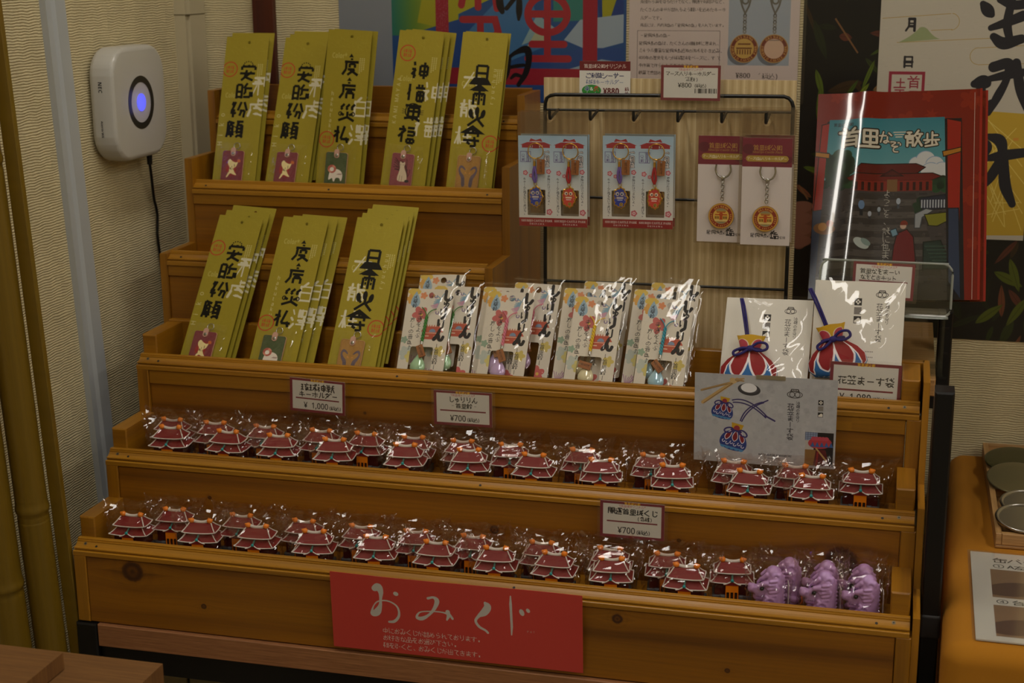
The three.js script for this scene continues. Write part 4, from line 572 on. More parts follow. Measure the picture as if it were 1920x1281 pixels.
const pouchNeck = (() => { const g = new THREE.CylinderGeometry(0.0135, 0.0088, 0.015, 32, 3, true).translate(0, 0.0445, 0), p = g.attributes.position; for (let i = 0; i < p.count; i++) { const a = Math.atan2(p.getZ(i), p.getX(i)), t = (p.getY(i) - 0.037) / 0.015; p.setXYZ(i, p.getX(i) * (1 + 0.05 * Math.cos(a * 9) * t), p.getY(i) + 0.0004 * Math.cos(a * 4) * t, p.getZ(i) * 0.4); } g.computeVertexNormals(); return g; })();
const neckBand = new THREE.TorusGeometry(0.0098, 0.0019, 8, 24).scale(1, 0.42, 1).rotateX(Math.PI / 2).translate(0, 0.0375, 0);
const bow = merge([tube([[0, 0.0375, 0.006], [0.008, 0.043, 0.0075], [0.0155, 0.0425, 0.007], [0.0165, 0.037, 0.007], [0.009, 0.0345, 0.0075], [0, 0.0375, 0.007]], 0.0014, 30, 7), tube([[0, 0.0375, 0.006], [-0.007, 0.037, 0.0078], [-0.0145, 0.0335, 0.0072], [-0.0135, 0.0295, 0.0072], [-0.007, 0.0315, 0.0078], [0, 0.037, 0.007]], 0.0014, 30, 7), ball(0.0032, 0.0005, 0.0372, 0.0068, 1.2, 1, 0.7)]);
const longCord = merge([tube([[-0.004, 0.05, 0.003], [-0.007, 0.066, 0.0028], [-0.0105, 0.083, 0.002], [-0.0125, 0.092, 0.001]], 0.0012, 18, 6), tube([[-0.002, 0.05, 0.003], [-0.0048, 0.066, 0.0034], [-0.0082, 0.083, 0.0022], [-0.0108, 0.092, 0.001]], 0.0012, 18, 6)]);
function pouchPacket(label, roll, s) {
  const o = thing('pouch_packet', label, 'packet', [0, 0, 0], 'white cards with drawstring pouches');
  mesh('card', pouchCardGeo, [pouchFace, paperEdge], o);
  const p = new THREE.Group(); p.name = 'drawstring_pouch'; o.add(p); p.position.set(-0.016, 0.0135, 0.0118); p.rotation.z = roll; p.scale.set(1.28, 1.22, 1.1);
  mesh('body', pouchBody, pouchCloth, p); mesh('neck', pouchNeck, neckCloth, p); mesh('band', neckBand, cordPurple, p); mesh('bow', bow, cordPurple, p); mesh('cord', longCord, cordPurple, p);
  mesh('clear_bag', film(0.1085, 0.1335, 0.0195, s, 0.0012, 30, 34), clearFilm, o).position.set(0, 0.0004, 0.0015); return o;
}
lean(pouchPacket('white pouch card behind the grey photo card', 0.02, 4.6), 0.814, 0.1705, -0.2145, 32.5, -4, 1.6);
lean(pouchPacket('taller standing white pouch card behind the 1,980 yen price tag', 0.25, 7.3), 0.9235, 0.1875, -0.2265, 19, -4, 1.2);

// ---------------------------------------------------------------------------------------------------------------
// Price tags: printed card in a clear laminate
const MAROON = '#7c2230';
function tagPrint(lines, price, { header = true, orig = true, rule = 0.62, slant = 0 } = {}) {
  return print(600, 372, (c, W, H) => {
    c.fillStyle = MAROON; c.fillRect(0, 0, W, H); c.fillStyle = '#dcd8d0'; c.fillRect(28, 26, W - 56, H - 54);
    c.fillStyle = '#dfae1a'; if (header) { const w = 27; [...'首里城公園'].forEach((ch, i) => write(c, ch, 226 + i * 30, 2, w, { ink: '#e6b21c', weight: 0.17 })); }
    if (orig) centred(c, '《首里城オリジナル》', W / 2, 31, 27, { ink: '#c0626a', weight: 0.085 });
    for (const [text, x, y, size, weight, extra] of lines) write(c, text, x, y, size, { weight, ...extra });
    c.fillStyle = MAROON; c.fillRect(64, H * rule, W - 128, 14);
    if (price) { const [text, x] = price; const e = write(c, text, x - 22, 250, 84, { font: 'sans-serif', narrow: 0.86, gap: 0.01 }); write(c, '(', e + 12, 278, 48, {}); write(c, '税込', e + 28, 280, 46, { weight: 0.12 }); write(c, ')', e + 122, 278, 48, {}); }
  });
}
const laminateClear = phys({ color: 0xffffff, transmission: 1, thickness: 0, roughness: 0.12 });
function priceTag(label, tex, w, h, x, y, z, back, turn, roll, holder) {
  const o = thing('price_tag', label, 'price tag', [0, 0, 0], 'price tags'); lean(o, x, y, z, back, turn, roll);
  mesh('card', sheet(w, h, 0.0006, { r: 0.0004 }), [phys({ map: tex, roughness: 0.5, clearcoat: 0.5, clearcoatRoughness: 0.25 }), paperEdge], o);
  mesh(holder ? 'clear_holder' : 'laminate', sheet(w + (holder ? 0.004 : 0.0075), h + 0.0065, 0.0004, { r: 0.002 }), laminateClear, o).position.set(0.0006, -0.003, 0.0007); return o;
}
const fat = { cap: 'butt' };
priceTag('maroon framed 1,000 yen tag under the gold packets', tagPrint([['琉球神獣', 118, 44, 92, 0.12, fat], ['キーホルダー', 96, 136, 70, 0.125, { ...fat, wide: 1.02 }]], ['¥ 1,000', 172], { orig: false, rule: 0.575 }), 0.0745, 0.0445, 0.2592, 0.1315, -0.1588, -1.5, 0, -2.2);
priceTag('maroon framed 700 yen tag under the bell packets', tagPrint([['しゅりりん', 150, 62, 60, 0.125, { gap: 0 }], ['－', 176, 136, 42, 0.07], ['首里鈴', 222, 128, 58, 0.13, fat], ['－', 408, 134, 40, 0.06]], ['¥700', 188], { rule: 0.555 }), 0.0752, 0.0445, 0.4527, 0.1282, -0.1592, 0, 0, 0.2);
priceTag('maroon framed 700 yen tag above the lowest toy tray', tagPrint([['開運首里城くじ', 74, 66, 66, 0.14, fat], ['(', 352, 140, 46, 0.1], ['各種', 374, 140, 46, 0.13, fat], [')', 470, 140, 46, 0.1]], ['¥700', 188], { rule: 0.535 }), 0.0755, 0.0445, 0.6838, 0.0372, -0.0625, 0, 0, -0.2);
priceTag('maroon framed 1,980 yen tag in a clear stand', tagPrint([['花笠まーす袋', 66, 110, 78, 0.105, { ...fat, wide: 1.02 }]], ['¥ 1,980', 112], { orig: false, rule: 0.6 }), 0.0822, 0.0535, 0.9362, 0.1745, -0.1965, 3, 0, -0.6, true);

// The grey photo card taped to the front of the top rail
{
  const tex = print(1000, 660, (c, W, H) => {
    c.fillStyle = '#b4b5b9'; c.fillRect(0, 0, W, H); for (let k = 0; k < 500; k++) { c.fillStyle = rnd() < 0.5 ? 'rgba(255,255,255,0.05)' : 'rgba(90,92,100,0.05)'; c.beginPath(); c.arc(rnd() * W, rnd() * H, rr(4, 26), 0, 7); c.fill(); }
    const stick = (x0, y0, x1, y1, w, col) => { c.strokeStyle = col; c.lineWidth = w; c.lineCap = 'round'; c.beginPath(); c.moveTo(x0, y0); c.lineTo(x1, y1); c.stroke(); };
    stick(48, 128, 330, 36, 15, '#a98a5c'); stick(60, 218, 300, 34, 26, '#c2a06a'); stick(66, 224, 300, 40, 5, '#7d5f38'); stick(60, 130, 330, 42, 3, '#76592f'); c.fillStyle = '#c9ac7c'; c.beginPath(); c.ellipse(272, 44, 26, 20, 0.5, 0, 7); c.fill(); stick(290, 34, 346, 26, 12, '#b6966a'); stick(290, 40, 346, 44, 10, '#a88658');
    c.fillStyle = '#3c3a3e'; c.beginPath(); c.ellipse(386, 104, 80, 44, 0.1, 0, 7); c.fill(); c.fillStyle = '#55545a'; c.beginPath(); c.ellipse(384, 98, 66, 32, 0.1, 0, 7); c.fill(); c.fillStyle = '#e9e9ee'; c.beginPath(); c.ellipse(384, 92, 56, 34, 0.05, 0, 7); c.fill();
    c.strokeStyle = '#352a63'; c.lineWidth = 9; for (const [a, b, d] of [[[270, 190], [380, 150], [520, 300]], [[276, 206], [390, 190], [508, 306]]]) { c.beginPath(); c.moveTo(...a); c.quadraticCurveTo(...b, ...d); c.stroke(); } c.lineWidth = 12; c.beginPath(); c.moveTo(505, 292); c.lineTo(572, 326); c.stroke(); c.lineWidth = 9; for (const [a, b, d] of [[[330, 340], [360, 230], [480, 192]], [[340, 344], [390, 230], [490, 196]]]) { c.beginPath(); c.moveTo(...a); c.quadraticCurveTo(...b, ...d); c.stroke(); } c.beginPath(); c.moveTo(480, 196); c.lineTo(520, 176); c.stroke();
    const pouch = (x, y, s, r) => { c.save(); c.translate(x, y); c.rotate(r); c.scale(s, s); c.fillStyle = '#27397f'; c.beginPath(); c.moveTo(-30, -40); c.bezierCurveTo(-100, -10, -104, 70, -70, 84); c.bezierCurveTo(-40, 104, 50, 104, 76, 82); c.bezierCurveTo(104, 60, 92, -10, 30, -40); c.fill(); c.fillStyle = '#4c86b8'; for (let k = 0; k < 5; k++) { c.beginPath(); c.arc(-62 + k * 31, 76, 18, 0, Math.PI); c.fill(); } c.strokeStyle = '#dcd6e2'; c.lineWidth = 5; for (let k = 0; k < 6; k++) { c.beginPath(); c.arc(-64 + k * 26, 46 + (k % 2) * 10, 9, 0, 4.2); c.stroke(); } for (const [a, b] of [[-78, -24], [-26, 34], [32, 84]]) { c.fillStyle = '#7f1d26'; c.beginPath(); c.moveTo((a + b) / 4, -42); c.quadraticCurveTo(a - 6, 10, (a + b) / 2, 34); c.quadraticCurveTo(b + 6, 10, (a + b) / 4, -42); c.fill(); c.stroke(); } c.fillStyle = '#c49a22'; c.beginPath(); c.moveTo(-30, -44); c.lineTo(-42, -92); c.lineTo(40, -92); c.lineTo(30, -44); c.fill(); c.fillStyle = '#93303a'; c.beginPath(); c.ellipse(0, -58, 20, 22, 0, 0, 7); c.fill(); c.strokeStyle = '#33296a'; c.lineWidth = 13; c.beginPath(); c.moveTo(-32, -42); c.lineTo(32, -40); c.stroke(); c.lineWidth = 10; for (const k of [-1, 1]) { c.beginPath(); c.ellipse(k * 48, -34, 30, 17, k * 0.4, 0, 7); c.stroke(); } c.restore(); };
    pouch(206, 250, 0.86, 0.18); pouch(292, 462, 1.08, 0.22);
    hatMark(c, 706, 122, 104); write(c, '沖縄のお守り', 718, 170, 26, { down: true, ink: '#2c2930', weight: 0.095 }); write(c, '花笠まーす袋', 658, 184, 46, { down: true, ink: '#25222a', weight: 0.095 }); pouchSquares(c, 870, 152, 36);
    c.fillStyle = '#2c2930'; c.font = 'bold 22px sans-serif'; c.fillText('HANAGASA OMAMORI', 464, 590); c.font = '13px sans-serif'; c.fillText('Okinawa charm', 530, 612);
    c.fillStyle = '#201a1c'; c.fillRect(790, 392, 196, 250); c.fillStyle = '#8a97b4'; c.fillRect(790, 392, 84, 60); c.strokeStyle = '#4a5670'; c.lineWidth = 3; for (let k = 0; k < 5; k++) { c.beginPath(); c.moveTo(790 + k * 18, 392); c.lineTo(790 + k * 18, 452); c.stroke(); c.beginPath(); c.moveTo(790, 396 + k * 14); c.lineTo(872, 396 + k * 14); c.stroke(); } c.fillStyle = '#b8b2ac'; c.fillRect(790, 452, 60, 70); c.fillStyle = '#8a6638'; c.fillRect(790, 522, 84, 120);
    c.fillStyle = '#b53a44'; c.beginPath(); c.ellipse(892, 470, 82, 44, -0.05, 0, 7); c.fill(); c.fillStyle = '#3e5f9c'; for (let k = 0; k < 5; k++) { c.beginPath(); c.moveTo(826 + k * 32, 500); c.lineTo(842 + k * 32, 462); c.lineTo(858 + k * 32, 500); c.fill(); } c.fillStyle = '#c0485a'; for (let k = 0; k < 5; k++) { c.beginPath(); c.ellipse(848 + k * 22, 438, 18, 15, 0, 0, 7); c.fill(); } c.fillStyle = '#5d1e20'; c.beginPath(); c.moveTo(866, 520); c.lineTo(932, 520); c.lineTo(964, 642); c.lineTo(850, 642); c.fill(); c.strokeStyle = '#b4925a'; c.lineWidth = 12; c.beginPath(); c.moveTo(868, 512); c.lineTo(940, 600); c.stroke(); c.strokeStyle = '#8c2626'; c.beginPath(); c.moveTo(880, 540); c.lineTo(872, 640); c.stroke();
  });
  const o = thing('photo_card', 'grey photo card of two drawstring pouches taped to rail', 'card', [0, 0, 0]); lean(o, 0.8245, 0.1085, -0.1558, -2.2, 0, 0.2);
  mesh('card', bent(0.1655, 0.1095, 0.0006, 12, 8, (u, v) => 0.0016 * Math.sin(u * 3.1) * (1 - v)), phys({ map: tex, roughness: 0.5, clearcoat: 0.25, clearcoatRoughness: 0.4 }), o);
  mesh('tape', box(0.034, 0.005, 0.0003, 0.006, 0.1085, 0.001), phys({ color: 0xb9ab8c, transmission: 0.5, thickness: 0, roughness: 0.5 }), o);
}
// The red fortune poster on the lowest front panel
{
  const tex = print(1400, 448, (c, W, H) => {
    c.fillStyle = '#c64038'; c.fillRect(0, 0, W, H); c.fillStyle = c.strokeStyle = '#c6c1bb'; c.lineCap = 'round'; c.lineJoin = 'round';
    const brush = (pts) => { for (let i = 0; i + 1 < pts.length; i++) { const [x0, y0, w0] = pts[i], [x1, y1, w1] = pts[i + 1]; for (let k = 0; k <= 24; k++) { const t = k / 24; c.beginPath(); c.arc(mix(x0, x1, t), mix(y0, y1, t), mix(w0, w1, t) / 2, 0, 7); c.fill(); } } };
    const curve = (pts, n = 60) => { const cv = new THREE.CatmullRomCurve3(pts.map((q) => V(...q)), false, 'centripetal'); return cv.getPoints(n).map((q) => [q.x, q.y, Math.max(1, q.z)]); };
    brush(curve([[256, 72, 34], [276, 62, 44], [290, 88, 30], [288, 130, 16], [284, 170, 20], [262, 214, 40], [238, 224, 26], [240, 190, 8], [268, 150, 7], [330, 140, 8], [380, 168, 10], [388, 220, 14], [360, 258, 16], [330, 264, 12]])); c.beginPath(); c.ellipse(376, 92, 15, 12, 0.3, 0, 7); c.fill();
    brush(curve([[556, 100, 14], [588, 92, 14], [606, 108, 26], [594, 150, 20], [560, 196, 14], [516, 224, 22], [490, 220, 16], [504, 190, 8], [570, 176, 7], [640, 176, 8], [676, 188, 12], [692, 206, 8]])); brush(curve([[664, 170, 24], [668, 190, 20], [658, 218, 8]])); brush(curve([[676, 186, 12], [690, 208, 12]]));
    brush(curve([[872, 96, 14], [886, 118, 38], [868, 150, 40], [836, 176, 18], [818, 206, 14], [836, 238, 14], [872, 258, 12], [884, 270, 12]]));
    brush([[1012, 44, 7], [1012, 90, 15], [1014, 160, 14], [1016, 220, 13], [1014, 268, 7]]); c.beginPath(); c.ellipse(1072, 132, 13, 20, -0.4, 0, 7); c.fill(); c.beginPath(); c.ellipse(1106, 118, 10, 13, -0.6, 0, 7); c.fill();
    const o = { ink: '#d2c6be', weight: 0.075, gap: -0.02 }; write(c, '中におみくじが詰められております。', 288, 300, 34, o); write(c, 'お好きな品をお選び下さい。', 288, 344, 34, o); write(c, '紐を引くと、おみくじが出てきます。', 288, 390, 34, o);
    c.fillStyle = '#c0a49e'; c.font = '17px sans-serif'; [...'PAT'].forEach((ch, i) => c.fillText(ch, 1098 + i * 17, 246));
  });
  const o = thing('fortune_poster', 'red fortune poster with large pale brush lettering', 'poster', [0, 0, 0]); lean(o, 0.493, -0.0985, 0.0205, -2.4, 0, 0.15);
  mesh('sheet', bent(0.3025, 0.0972, 0.0006, 30, 6, (u, v) => 0.0018 * Math.sin(u * 5) * v + 0.003 * Math.pow(u, 4) * v), phys({ map: tex, roughness: 0.4, clearcoat: 0.3, clearcoatRoughness: 0.3 }), o);
}
// ---------------------------------------------------------------------------------------------------------------
// Wire display with a corrugated board, hooks and hanging key rings
{
  const o = thing('hook_display', 'black wire hook display with a cream striped board', 'display', [0, 0.19, 0]);
  const stripes = print(512, 512, (c, W, H) => { c.fillStyle = '#c9b184'; c.fillRect(0, 0, W, H); for (let k = 0; k < 64; k++) { c.fillStyle = k % 2 ? 'rgba(226,208,164,0.55)' : 'rgba(168,140,92,0.35)'; c.fillRect(k * 8 + rr(-1, 1), 0, rr(3, 6), H); } for (let k = 0; k < 900; k++) { c.fillStyle = rnd() < 0.5 ? 'rgba(140,112,70,0.10)' : 'rgba(240,228,196,0.14)'; c.fillRect(rnd() * W, rnd() * H, rr(1, 4), rr(6, 60)); } });
  const g = bent(0.32, 0.354, 0.004, 64, 2, (u) => 0.0003 * Math.cos(u * Math.PI * 64)); mesh('board', g, phys({ map: stripes, roughness: 0.45, clearcoat: 0.3, clearcoatRoughness: 0.4 }), o).position.set(0.6735, 0.0005, -0.344);
  const F = [[0.5166, 0.004], [0.5166, 0.322], [0.5195, 0.3305], [0.5275, 0.3335], [0.8195, 0.3355], [0.8275, 0.3325], [0.8306, 0.324], [0.8306, 0.004]];
  const path = new THREE.CurvePath(); for (let i = 0; i + 1 < F.length; i++) path.add(new THREE.LineCurve3(V(F[i][0], F[i][1], -0.335), V(F[i + 1][0], F[i + 1][1], -0.335)));
  mesh('frame', new THREE.TubeGeometry(path, 160, 0.0024, 8), wirePaint, o);
  for (const y of [0.314, 0.202, 0.09]) mesh('cross_bar', rod([0.5166, y, -0.3365], [0.8306, y + 0.002, -0.3365], 0.0018), wirePaint, o);
  for (const x of [0.5166, 0.8306]) mesh('foot', rod([x, 0.003, -0.31], [x, 0.003, -0.41], 0.0028), wirePaint, o);
  for (const x of [0.5339, 0.5856, 0.6401, 0.695, 0.7487, 0.8021]) mesh('hook', tube([[x, 0.3145, -0.336], [x, 0.312, -0.318], [x, 0.3085, -0.296], [x, 0.3075, -0.2895], [x, 0.3105, -0.2865], [x, 0.3195, -0.2862]], 0.0019, 24, 7), wirePaint, o);
}
// Two laminated notices behind the wire
const noticePrintA = print(420, 292, (c, W, H) => { c.fillStyle = '#dcd9d2'; c.fillRect(0, 0, W, H); c.fillStyle = '#6b1a1e'; c.fillRect(0, 0, W, 76); centred(c, '首里城公園オリジナル', W / 2, 22, 35, { ink: '#d9cfc6', weight: 0.1 }); centred(c, 'ご利益シーサー', W / 2, 92, 46, { ink: '#232a58', weight: 0.12 }); centred(c, '組紐キーホルダー', W / 2, 148, 39, { ink: '#2f4a86', weight: 0.07 }); c.fillStyle = '#2e8a34'; c.beginPath(); c.ellipse(100, 236, 80, 46, 0, 0, 7); c.fill(); write(c, '幸', 42, 200, 44, { ink: '#e9f0ff', weight: 0.16 }); write(c, '幸', 42, 200, 44, { ink: '#27337c', weight: 0.09 }); write(c, '&', 88, 204, 36, { ink: '#f0f0ec' }); write(c, '愛', 116, 200, 44, { ink: '#c8463c', weight: 0.11 }); write(c, 'セット', 52, 248, 34, { ink: '#f0f0ec', weight: 0.11 }); write(c, '¥880', 196, 206, 66, { ink: '#5e1418', bold: 'bold', narrow: 0.9 }); write(c, '税込', 376, 206, 32, { ink: '#5e1418', weight: 0.12, down: true }); });
{
  const o = thing('notice_card', 'notice card with dark red header and 880 yen price', 'notice', [0.5935, 0.5205, -0.3392]); mesh('card', sheet(0.0655, 0.0455, 0.0006, { r: 0.0004 }), [phys({ map: noticePrintA, roughness: 0.5, clearcoat: 0.4 }), paperEdge], o);
  const t = tagPrint([['マース入りキーホルダー', 44, 66, 46, 0.105, {}], ['（', 220, 124, 46, 0.08], ['正殿', 252, 124, 46, 0.09], [')', 356, 124, 46, 0.08], ['¥800', 172, 178, 62, 0.1, { narrow: 1 }], ['(', 342, 190, 44, 0.1], ['税込', 358, 192, 42, 0.105], [')', 444, 190, 44, 0.1]], null, { rule: 9 });
  const c = t.image.getContext('2d'); for (let x = 340; x < 560; x += 3) { c.fillStyle = rnd() < 0.6 ? '#1c1a1a' : '#dcd8d0'; c.fillRect(x, 244, rr(1.4, 4), 50); }
  priceTag('maroon framed 800 yen tag with barcode on the wire display', t, 0.0745, 0.0435, 0.7035, 0.519, -0.3325, 0, 0, 0);
}
// Lion key ring packs: light blue card with two windows
const lionPrint = print(760, 980, (c, W, H) => {
  const g = c.createLinearGradient(0, 0, 0, H * 0.7); g.addColorStop(0, '#9db9cf'); g.addColorStop(0.45, '#b9cad6'); g.addColorStop(1, '#d9d6d0'); c.fillStyle = g; c.fillRect(0, 0, W, H); c.fillStyle = '#8e2322'; c.fillRect(0, H - 92, W, 92);
  for (const k of [0, 1]) {
    const X = k * 370; c.fillStyle = '#9c2c34'; c.fillRect(X + 40, 96, 310, 34); c.beginPath(); c.moveTo(X + 20, 100); c.lineTo(X + 100, 70); c.lineTo(X + 290, 70); c.lineTo(X + 370, 100); c.fill(); c.beginPath(); c.moveTo(X + 120, 64); c.lineTo(X + 140, 30); c.lineTo(X + 195, 48); c.lineTo(X + 250, 30); c.lineTo(X + 270, 64); c.fill(); c.fillStyle = '#d8c8c8'; c.fillRect(X + 150, 60, 90, 6); for (let i = 0; i < 6; i++) c.fillRect(X + 128 + i * 26, 104, 12, 20); c.fillStyle = '#9c2c34'; c.fillRect(X + 160, 76, 70, 60);
    c.strokeStyle = '#5a4a86'; c.lineWidth = 5; c.strokeRect(X + 24, 170, 112, 112); for (const [ch, x, y] of [['首', 84, 172], ['里', 84, 208], ['城', 84, 244], ['公', 34, 196], ['園', 34, 238]]) write(c, ch, X + x, y, 38, { ink: '#5a4a86', weight: 0.1 });
    write(c, 'ご利益', X + 282, 158, 60, { down: true, ink: '#2a2430', weight: 0.26 }); write(c, 'ご利益', X + 282, 158, 60, { down: true, ink: '#e9e2e0', weight: 0.11 });
    write(c, 'ちゃーんと福もないてあげる。', X + 50, 452, 30, { down: true, ink: '#33323c', weight: 0.1, gap: -0.03 }); write(c, '魔除けだけじゃないよ。', X + 320, 424, 30, { down: true, ink: '#33323c', weight: 0.1, gap: -0.03 });
    for (const [x, y, r] of [[76, 400, 26], [136, 430, 20], [334, 384, 26], [340, 822, 32]]) { c.fillStyle = '#c2626e'; for (let i = 0; i < 5; i++) { const a = i * 1.257; c.beginPath(); c.arc(X + x + Math.cos(a) * r * 0.6, y + Math.sin(a) * r * 0.6, r * 0.5, 0, 7); c.fill(); } c.fillStyle = '#e4cdd0'; c.beginPath(); c.arc(X + x, y, r * 0.5, 0, 7); c.fill(); c.fillStyle = '#c2626e'; c.beginPath(); c.arc(X + x, y, r * 0.25, 0, 7); c.fill(); }
    c.fillStyle = '#d9cfc9'; c.font = 'bold 33px serif'; c.textAlign = 'center'; c.save(); c.translate(X + 198, H - 48); c.scale(0.9, 1); c.fillText('SHURIJO CASTLE PARK', 0, 0); c.restore(); c.font = 'bold 24px serif'; c.save(); c.translate(X + 198, H - 16); c.fillText('O K I N A W A', 0, 0); c.restore();
  }
});
const LW = 0.089, LH = 0.1155, lionCardGeo = sheet(LW, LH, 0.0006, { r: 0.0005, holes: [[-0.0215, 0.0305, 0.0235, 0.033, 0.001], [0.022, 0.0305, 0.0235, 0.033, 0.001]] }), lionFace = mat({ map: lionPrint, roughness: 0.5 });
const charmOutline = (() => { const s = new THREE.Shape(), n = 40; for (let i = 0; i <= n; i++) { const a = (i / n) * Math.PI * 2, r = 1 + 0.07 * Math.cos(a * 13) + 0.05 * Math.cos(a * 5), x = Math.cos(a) * 0.0088 * r, y = Math.sin(a) * 0.0128 * r; if (i) s.lineTo(x, y); else s.moveTo(x, y); } return s; })();
const lionCharm = new THREE.ExtrudeGeometry(charmOutline, { depth: 0.0012, bevelEnabled: true, bevelSize: 0.0004, bevelThickness: 0.0004, bevelSegments: 1 }), lionFaceGeo = new THREE.ExtrudeGeometry(charmOutline, { depth: 0.0006, bevelEnabled: false }).scale(0.88, 0.9, 1).translate(0, 0, 0.0013);
{ const p = lionFaceGeo.attributes.position; for (let i = 0; i < p.count; i++) lionFaceGeo.attributes.uv.setXY(i, p.getX(i) / 0.018 + 0.5, p.getY(i) / 0.026 + 0.5); }
const lionEnamel = (main, light, deep) => phys({ roughness: 0.2, clearcoat: 0.8, clearcoatRoughness: 0.08, map: print(128, 180, (c, W, H) => { c.fillStyle = main; c.fillRect(0, 0, W, H); c.fillStyle = deep; c.fillRect(0, H * 0.62, W, H * 0.4); c.strokeStyle = '#c9a24c'; c.lineWidth = 4; for (let k = 0; k < 9; k++) { c.beginPath(); c.arc(12 + (k % 2) * 104, 16 + k * 18, 10, 0, 5); c.stroke(); } c.fillStyle = light; for (const x of [40, 82]) { c.beginPath(); c.arc(x, 56, 16, 0, 7); c.fill(); c.stroke(); } c.fillStyle = '#1a1a22'; for (const x of [42, 80]) { c.beginPath(); c.arc(x, 58, 7, 0, 7); c.fill(); } c.fillStyle = light; c.fillRect(34, 84, 58, 14); c.fillRect(40, 106, 46, 8); c.strokeRect(34, 84, 58, 14); c.fillStyle = '#3a2c10'; c.beginPath(); c.arc(74, 148, 15, 0, 7); c.fill(); c.stroke(); write(c, '福', 64, 138, 20, { ink: '#c9a24c', weight: 0.12 }); }) });
const enamelBlue = lionEnamel('#2f3f9a', '#a9b4d8', '#24389c'), enamelRed = lionEnamel('#c43a3e', '#f0d0cc', '#d0463c'), cordViolet = mat({ color: 0x6a4f9c, roughness: 0.7 }), cordRed = mat({ color: 0xa3161c, roughness: 0.7 });
const ringBig = new THREE.TorusGeometry(0.0098, 0.0007, 8, 40), ringSmall = new THREE.TorusGeometry(0.0019, 0.0004, 6, 16);
function keyRing(o, x, cord, enamel, tilt) {
  const k = new THREE.Group(); k.name = 'key_ring'; o.add(k); k.position.set(x, 0, 0.0012); k.rotation.z = tilt;
  mesh('split_ring', ringBig, brass, k).position.set(0, 0.0965, 0.0012); mesh('link', ringSmall, brass, k).position.set(-0.0018, 0.0862, 0.0012); mesh('link', ringSmall, brass, k).position.set(0.0035, 0.0865, 0.002);
  mesh('ferrule', new THREE.CylinderGeometry(0.0016, 0.0018, 0.006, 10), brass, k).position.set(-0.0018, 0.0806, 0.0016);
  mesh('cord', merge([tube([[-0.0018, 0.078, 0.0016], [-0.0034, 0.07, 0.002], [-0.0037, 0.0625, 0.002], [-0.0012, 0.0565, 0.0016]], 0.0016, 20, 7), tube([[-0.0018, 0.078, 0.0016], [-0.0002, 0.07, 0.002], [0.0003, 0.0625, 0.002], [-0.0012, 0.0565, 0.0016]], 0.0016, 20, 7)]), cord, k);
  mesh('link', ringSmall, brass, k).position.set(-0.001, 0.0545, 0.0016);
  const ch = mesh('lion_charm', lionCharm, brass, k); ch.position.set(-0.0008, 0.0385, 0.001); mesh('enamel', lionFaceGeo, enamel, ch);
  const t = mesh('wooden_tag', plaqueGeo, cherry, k); t.position.set(0.0062, 0.0675, 0.003); t.rotation.z = -0.03; t.scale.setScalar(1.12);
}
const bagHeader = (w, h, s) => { const g = film(w, h, 0.001, s, 0.0009, 16, 8); return g; };
function lionPack(label, x, y, z, s) {
  const o = thing('lion_key_ring_pack', label, 'key ring', [x, y, z], 'lion key ring packs on hooks');
  mesh('card', lionCardGeo, [lionFace, paperEdge], o); keyRing(o, -0.0205, cordViolet, enamelBlue, 0.01); keyRing(o, 0.0215, cordRed, enamelRed, -0.02);
  mesh('clear_bag', film(0.0905, 0.118, 0.0072, s, 0.0008, 26, 30), clearFilm, o).position.set(0, -0.001, 0.002); mesh('bag_back', sheet(0.0905, 0.146, 0.0002, { r: 0.001, holes: [[-0.005, 0.1385, 0.0058]] }), hazyFilm, o).position.set(0, -0.001, -0.0014); mesh('bag_seal', box(0.09, 0.0016, 0.0008, 0, 0.1185, 0.0012), clearFilm, o);
  o.rotation.z = 0.008; return o;
}
lionPack('lion key ring pack on the leftmost hook, front one', 0.5375, 0.3605, -0.2905, 2.7); lionPack('lion key ring pack on the leftmost hook, one behind', 0.5382, 0.3615, -0.302, 5.2);
lionPack('lion key ring pack beside the salt key rings, front one', 0.6465, 0.3625, -0.2905, 6.6); lionPack('lion key ring pack beside the salt key rings, one behind', 0.647, 0.364, -0.302, 8.2);
// Salt key rings: white card, maroon header, round medallion
const saltPrint = print(480, 1056, (c, W, H) => {
  c.fillStyle = '#d8cdc9'; c.fillRect(0, 0, W, H); c.fillStyle = '#751c31'; c.fillRect(0, 0, W, 282); c.fillStyle = '#5e1428'; c.beginPath(); c.ellipse(60, 110, 60, 50, 0, 0, 7); c.fill(); c.beginPath(); c.ellipse(420, 210, 70, 40, 0, 0, 7); c.fill();
  centred(c, '首里城公園', W / 2, 66, 56, { ink: '#b08a3c', weight: 0.09 }); c.fillStyle = '#a17d38'; c.font = 'italic bold 30px serif'; c.textAlign = 'center'; c.fillText('Shurijo Castle Park', W / 2, 148); c.textAlign = 'left';
  c.fillStyle = '#a98a35'; c.beginPath(); c.roundRect(34, 172, W - 68, 60, 30); c.fill(); centred(c, '・マース(塩)入りキーホルダー・', W / 2 + 4, 186, 31, { ink: '#e4d9c2', weight: 0.1 });
  write(c, '屋我地島の', 96, 936, 43, { ink: '#2a2524', weight: 0.1, vary: 0.3 }); write(c, '塩', 290, 908, 84, { ink: '#2a2524', weight: 0.12, vary: 0.3 }); write(c, '使用', 380, 962, 30, { ink: '#3a3432', weight: 0.1 });
});
